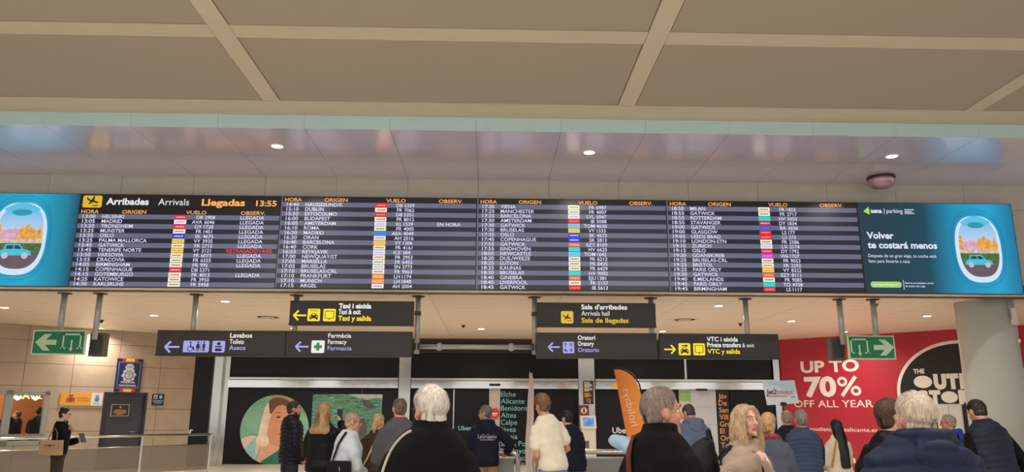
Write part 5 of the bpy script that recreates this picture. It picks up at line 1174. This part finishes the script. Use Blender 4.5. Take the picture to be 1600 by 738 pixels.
P = person('woman with short blonde hair, grey sweater and red patterned scarf', 3.00, 8.4, 1.66, 26, dict(m=GREYS, t=.028, loose=.7, hem=.86, name='sweater'), (44, 46, 60), hr((194, 158, 114), n=1300, sl=.05, vol=.3, t=.022, nape=.025, mess=.5), ('front', 'front'), female=True, build=1.12, head=(18, 0, 0), glasses=(90, 60, 50))
b = B(); b.tube([P['up'](p) for p in ((.06, .085, 1.46), (.10, .03, 1.485), (.098, -.05, 1.50), (.05, -.10, 1.51), (0, -.108, 1.512), (-.05, -.10, 1.51), (-.098, -.05, 1.50), (-.10, .03, 1.485), (-.06, .085, 1.46))], .036, 10); m_ = b.mesh('scarf', True); m_.transform(Matrix.Scale(P['s'], 4)); link('scarf', m_, ramp_mat('scarf_print', [(.35, (120, 30, 34)), (.5, (160, 52, 44)), (.62, (60, 34, 40)), (.75, (190, 140, 90))], 0, 'noise', 22), P['t'])
P = person('balding man in a dark jacket holding up the pale blue card', 4.2, 11.0, 1.71, 4, dict(m=NAVY, t=.030, loose=.7), (40, 40, 50), hr((150, 136, 124), n=700, t=.007, sl=.02, bald=48), ('front', ((.05, .28, 1.40), (.6, 0, -1))), skin='ruddy', curl=(.5, 1.1))
P16 = P
P = person('grey-haired man in a blue quilted vest over navy sleeves', 3.74, 9.35, 1.705, 6, dict(m=VESTB, t=.034, quilt=(.052, .010), loose=.8, hem=.84, sleeve='long', collar=1.53, name='vest'), (60, 72, 104), hr((122, 112, 106), n=1100, t=.012, hi=1.3), ('front', 'front'), sleeves=NAVYS, build=1.12, skin='ruddy')
P = person('woman with very long black hair and cream top before the red wall', 4.72, 10.6, 1.58, -14, dict(m=CREAMT, t=.026, loose=.6, hem=.95, name='blouse'), (24, 24, 28), hr((20, 18, 20), style='long', len=.62, back=.14, wide=.085, n=800, w=.002, hi=1.5), ('front', 'front'), female=True)
strap(P, -135, 1.46, -165, 1.05, .030, M('orange_strap', (196, 128, 72), .6), 'bag_strap')
P = person('woman with short dark brown hair and black leather jacket behind the navy puffer', 2.93, 5.7, 1.77, 48, dict(m=LEATHER, t=.028, loose=.6), (34, 34, 40), hr((62, 44, 36), n=1500, sl=.05, vol=.4, t=.022, nape=.02, mess=.5, hi=1.4), ('down', 'down'), female=True, head=(20, 4, 0), skin='fair')
P = person('white-haired man in a navy puffer with quilted hood, foreground right', 2.07, 3.75, 1.79, 2, dict(m=NAVYP, t=.050, quilt=(.085, .020), loose=.85, hem=.84, hood='quilt', collar=1.52, wrinkle=.005, vox=.011), (36, 40, 50), hr((200, 187, 170), n=3000, sl=.055, mess=.4, t=.018, w=.0013, drop=14, nape=.02, hi=1.08), ('down', 'down'), head=(-6, 0, 0), skin='ruddy', build=1.2, vox=.009, neck=-.035, trap=.055)
P = person('grey-haired man in a black jacket with bright blue hood looking left', 6.42, 10.8, 1.65, -46, dict(m=BLACKC, t=.034, loose=.75, hood=True, hoodm=BLUEC), (40, 42, 52), hr((156, 146, 136), n=800, t=.010), ('front', 'front'), head=(-20, 6, 0), skin='ruddy', glasses=(60, 60, 60))
P = person('dark-haired man in a dark navy quilted vest over black sleeves at far right', 5.06, 7.8, 1.84, -6, dict(m=DARKV, t=.034, quilt=(.058, .008), loose=.8, hem=.84, collar=1.53, name='vest'), (30, 30, 36), hr((40, 32, 30), n=1300, t=.011, sl=.03), ('down', 'pocket'), sleeves=BLACKC, lean=12, head=(4, 14, 0), skin='ruddy', build=1.08)
# people inside the office window
for s_, dpt, hh, fc, c_, lab, cl, sc_ in ((.62, .55, 1.70, -60, (36, 28, 26), 'person in black with a white collar inside the office window', BLACKC, SHIRTW), (1.0, 1.5, 1.62, -100, (120, 92, 66), 'fair-haired person in dark clothes inside the office window', NAVY, None), (1.38, .8, 1.72, -20, (30, 26, 26), 'tall dark-haired person standing at the right edge inside the office window', PUFFB, None), (-.1, 1.0, 1.68, 30, (90, 66, 50), 'brown-haired person behind the left pane of the office window', GREYJ, None)):
    wx = LA[0] + s_ * math.cos(AL) - dpt * math.sin(AL); wy = LA[1] + s_ * math.sin(AL) + dpt * math.cos(AL)
    top = dict(m=cl, t=.028, loose=.7)
    if sc_: top['shirt_collar'] = sc_; top['collar'] = 1.50
    person(lab, wx, wy, hh, fc, top, hair=hr(c_, n=300), arms=('front', 'hold'), vox=.013, group='people inside the office')

# ------------------------------------------------------------------ things people carry
def bagmesh(w_, d_, h, taper=.9, bev=.02):
    b = B(); p = [(-w_ / 2, 0), (w_ / 2, 0), (w_ / 2 * taper, h), (-w_ / 2 * taper, h)]; b.prism(p, -d_ / 2, d_ / 2)
    bmesh.ops.bevel(b.bm, geom=b.bm.edges[:], offset=bev, segments=3, affect='EDGES', profile=.5); bmesh.ops.recalc_face_normals(b.bm, faces=b.bm.faces); return b
q = at_person(PH, (.26, -.11, .86))
TAN = cloth('tan_leather', (176, 146, 112), .5, .1, 80)
t = tag(empty('handbag', (-7.50, 13.70, .875), R(6)), 'structured tan handbag hanging from the arm of the woman with the bun', 'handbag')
bagmesh(.36, .12, .25, .92, .015).obj('bag_body', TAN, t); B().tube([(-.07, 0, .23), (-.055, .03, .36), (0.0, .06, .45), (.055, .03, .36), (.07, 0, .23)], .009, 8).obj('handle', cloth('grey_strap', (128, 116, 108), .6), t, smooth=True)
f_ = B().box(-.15, .15, -.068, -.056, .13, .235, .004).obj('flap', TAN, t); B().disc(0, .165, .020, .020, -.071, 14).rect(-.09, .09, .160, .172, -.070).obj('clasp', M('clasp_dark', (60, 48, 40), .4), f_)
def hand_at(P, k, off=.07):
    sh, el, wr, sd = P['A'][k]; return at_person(P, wr + (wr - el).normalized() * off)
PHONE = M('phone_black', (24, 24, 28), .2)
h_ = hand_at(PH, 1); t = tag(empty('phone', h_ + V(.035, 0, .012), R(80)), 'phone held up by the woman with the bun', 'phone'); B().box(-.036, .036, -.005, .005, -.075, .075, .004).obj('case', M('phone_case', (120, 84, 76), .4), t).rotation_euler = (R(-40), 0, 0)
h_ = hand_at(PH, 0); t = tag(empty('notebook', h_ + V(.03, 0, .03), R(80)), 'dark notebook in the other hand of the woman with the bun', 'notebook'); B().box(-.06, .06, -.008, .008, -.085, .085, .003).obj('cover', M('notebook_cover', (40, 40, 44), .5), t).rotation_euler = (R(-25), 0, 0)
h_ = hand_at(P3, 1); t = tag(empty('phone', h_ + V(0, .02, .05), R(10)), 'black phone held up by the woman with long blonde hair', 'phone'); B().box(-.037, .037, -.005, .005, -.075, .075, .004).obj('case', PHONE, t)
# crossbody bag of the woman in white
t = tag(empty('crossbody_bag', at_person(P4, (.25, -.12, .98)), -R(10)), 'black crossbody bag on the hip of the woman in white', 'bag')
bagmesh(.27, .10, .19, .95, .02).obj('bag_body', LEATHER, t); B().box(-.12, .12, -.056, -.05, .09, .18, .004).obj('flap', LEATHER, t); B().tube([(.02, -.060, .13), (.025, -.062, .08)], .004, 6).obj('zip_pull', STEEL, t)
strap(P4, -36, 1.505, -85, 1.00, .030, cloth('black_strap', (24, 24, 30), .6), 'bag_strap', 24, .014)
# logo on the navy jacket
bv = BVHTree.FromPolygons([v.co.copy() for v in P8['gob'].data.vertices], [p.vertices[:] for p in P8['gob'].data.polygons])
b = B().text('LaGruppica', .01, 1.25, 0, .055, 'c', width=.28).rect(-.10, .12, 1.222, 1.229, 0).ring(.01, 1.335, .034, .034, .007, 0, 20).line(-.012, 1.33, .032, 1.348, .008, 0).line(.01, 1.318, .01, 1.352, .008, 0)
bmesh.ops.subdivide_edges(b.bm, edges=[e for e in b.bm.edges if e.calc_length() > .05], cuts=6)
for v in b.bm.verts:
    h2, nn, ix, ds = bv.ray_cast(V(v.co.x, -1, v.co.z), V(0, 1, 0)); v.co.y = (h2.y if h2 else -.17) - .005
b.obj('jacket_logo', M('logo_thread', (196, 196, 206), .7), P8['t'])
# backpack of the smiling woman
t = tag(empty('backpack', at_person(P14, (.02, -.33, 1.02)), -R(124)), 'black backpack on the back of the smiling woman', 'backpack')
BPK = cloth('backpack_nylon', (30, 30, 34), .6, .15, 150)
bm = bmesh.new(); ell(bm, (0, 0, .22), (.165, .12, .25)); ell(bm, (0, -.08, .14), (.13, .08, .14)); ell(bm, (0, .03, .40), (.10, .06, .09)); me = remesh(bm, .012, 5); displace(me, lambda p: .008 * noise.noise(p * 12)); link('pack', me, BPK, t)
B().tube([(-.04, .06, .47), (-.03, .05, .53), (.03, .05, .53), (.04, .06, .47)], .010, 8).obj('grab_handle', BPK, t)
for sd in (-1, 1): B().box(sd * .15 - .012, sd * .15 + .012, -.06, .10, .16, .185).obj('buckle_strap', M('grey_webbing', (96, 96, 98), .6), t)
for a0, a1 in ((-35, 62), (215, 118)):
    strap(P14, a0, 1.455, a1, 1.12, .05, BPK, 'shoulder_strap', 20, .008)
bm = bmesh.new()
top_ = [P14['up'](p) for p in ((.10, -.20, 1.36), (.115, -.15, 1.43), (.115, -.07, 1.475), (.115, .02, 1.475), (.115, .09, 1.43), (.115, .135, 1.35), (.12, .155, 1.24))]
limb(bm, [p + V(0, 0, -.012) for p in top_], [.022] * 7, .40, V(1, 0, 0)); m_ = remesh(bm, .008, 2, .5, 'backpack_strap'); m_.transform(Matrix.Scale(P14['s'], 4)); link('backpack_strap', m_, BPK, P14['t'])
# inner white top of the smiling woman
bm = bmesh.new(); loft(bm, [[P14['up'](p) for p in ering(V(0, .085, z), V(1, 0, 0), V(0, 1, 0), rx, .092 - .05 * sstep(z, 1.3, 1.45), 16)] for z, rx in ((.90, .06), (1.2, .06), (1.34, .05), (1.42, .04))]); me = remesh(bm, .012, 3); me.transform(Matrix.Scale(P14['s'], 4)); link('white_top', me, SHIRTW, P14['t'])
# hand-held card
t = tag(empty('held_card', (4.25, 11.30, 1.36), R(-4)), 'pale blue hand-held card with red and purple lettering on a black stick', 'sign')
cdm = B().prism([(-.195, .29), (.165, .315), (.20, .57), (-.165, .585)][0:0] or [(-.165, .30), (.20, .325), (.165, .585), (-.20, .57)], -.006, .006).obj('card', ramp_mat('card_blue', [(0, (214, 224, 232)), (.55, (196, 214, 226)), (.6, (168, 196, 212)), (1, (180, 204, 216))], 0, axis=(.35, 0, 1), x0=.3, x1=.65), t)
B().text('Jet2', -.165, .425, -.009, .055, width=.115, bold=.03).obj('card_text', M('card_purple', (120, 52, 96), .5), cdm); B().text('holidays', -.045, .425, -.009, .055, width=.18, bold=.01).obj('card_text', M('card_red', (190, 80, 76), .5), cdm)
B().rect(-.165, .07, .398, .408, -.009).obj('card_rule', MATS['card_red'], cdm); B().rect(.11, .16, .388, .40, -.009).obj('card_small_print', M('card_grey', (120, 150, 160), .5), cdm)
t.scale = (1.27, 1.27, 1.27); B().tube([(.02, 0, -.10), (.02, 0, .32)], .008, 8).obj('stick', BLACKP, t); B().box(-.015, .055, -.012, .012, .295, .335, .003).obj('clip', BLACKP, t)
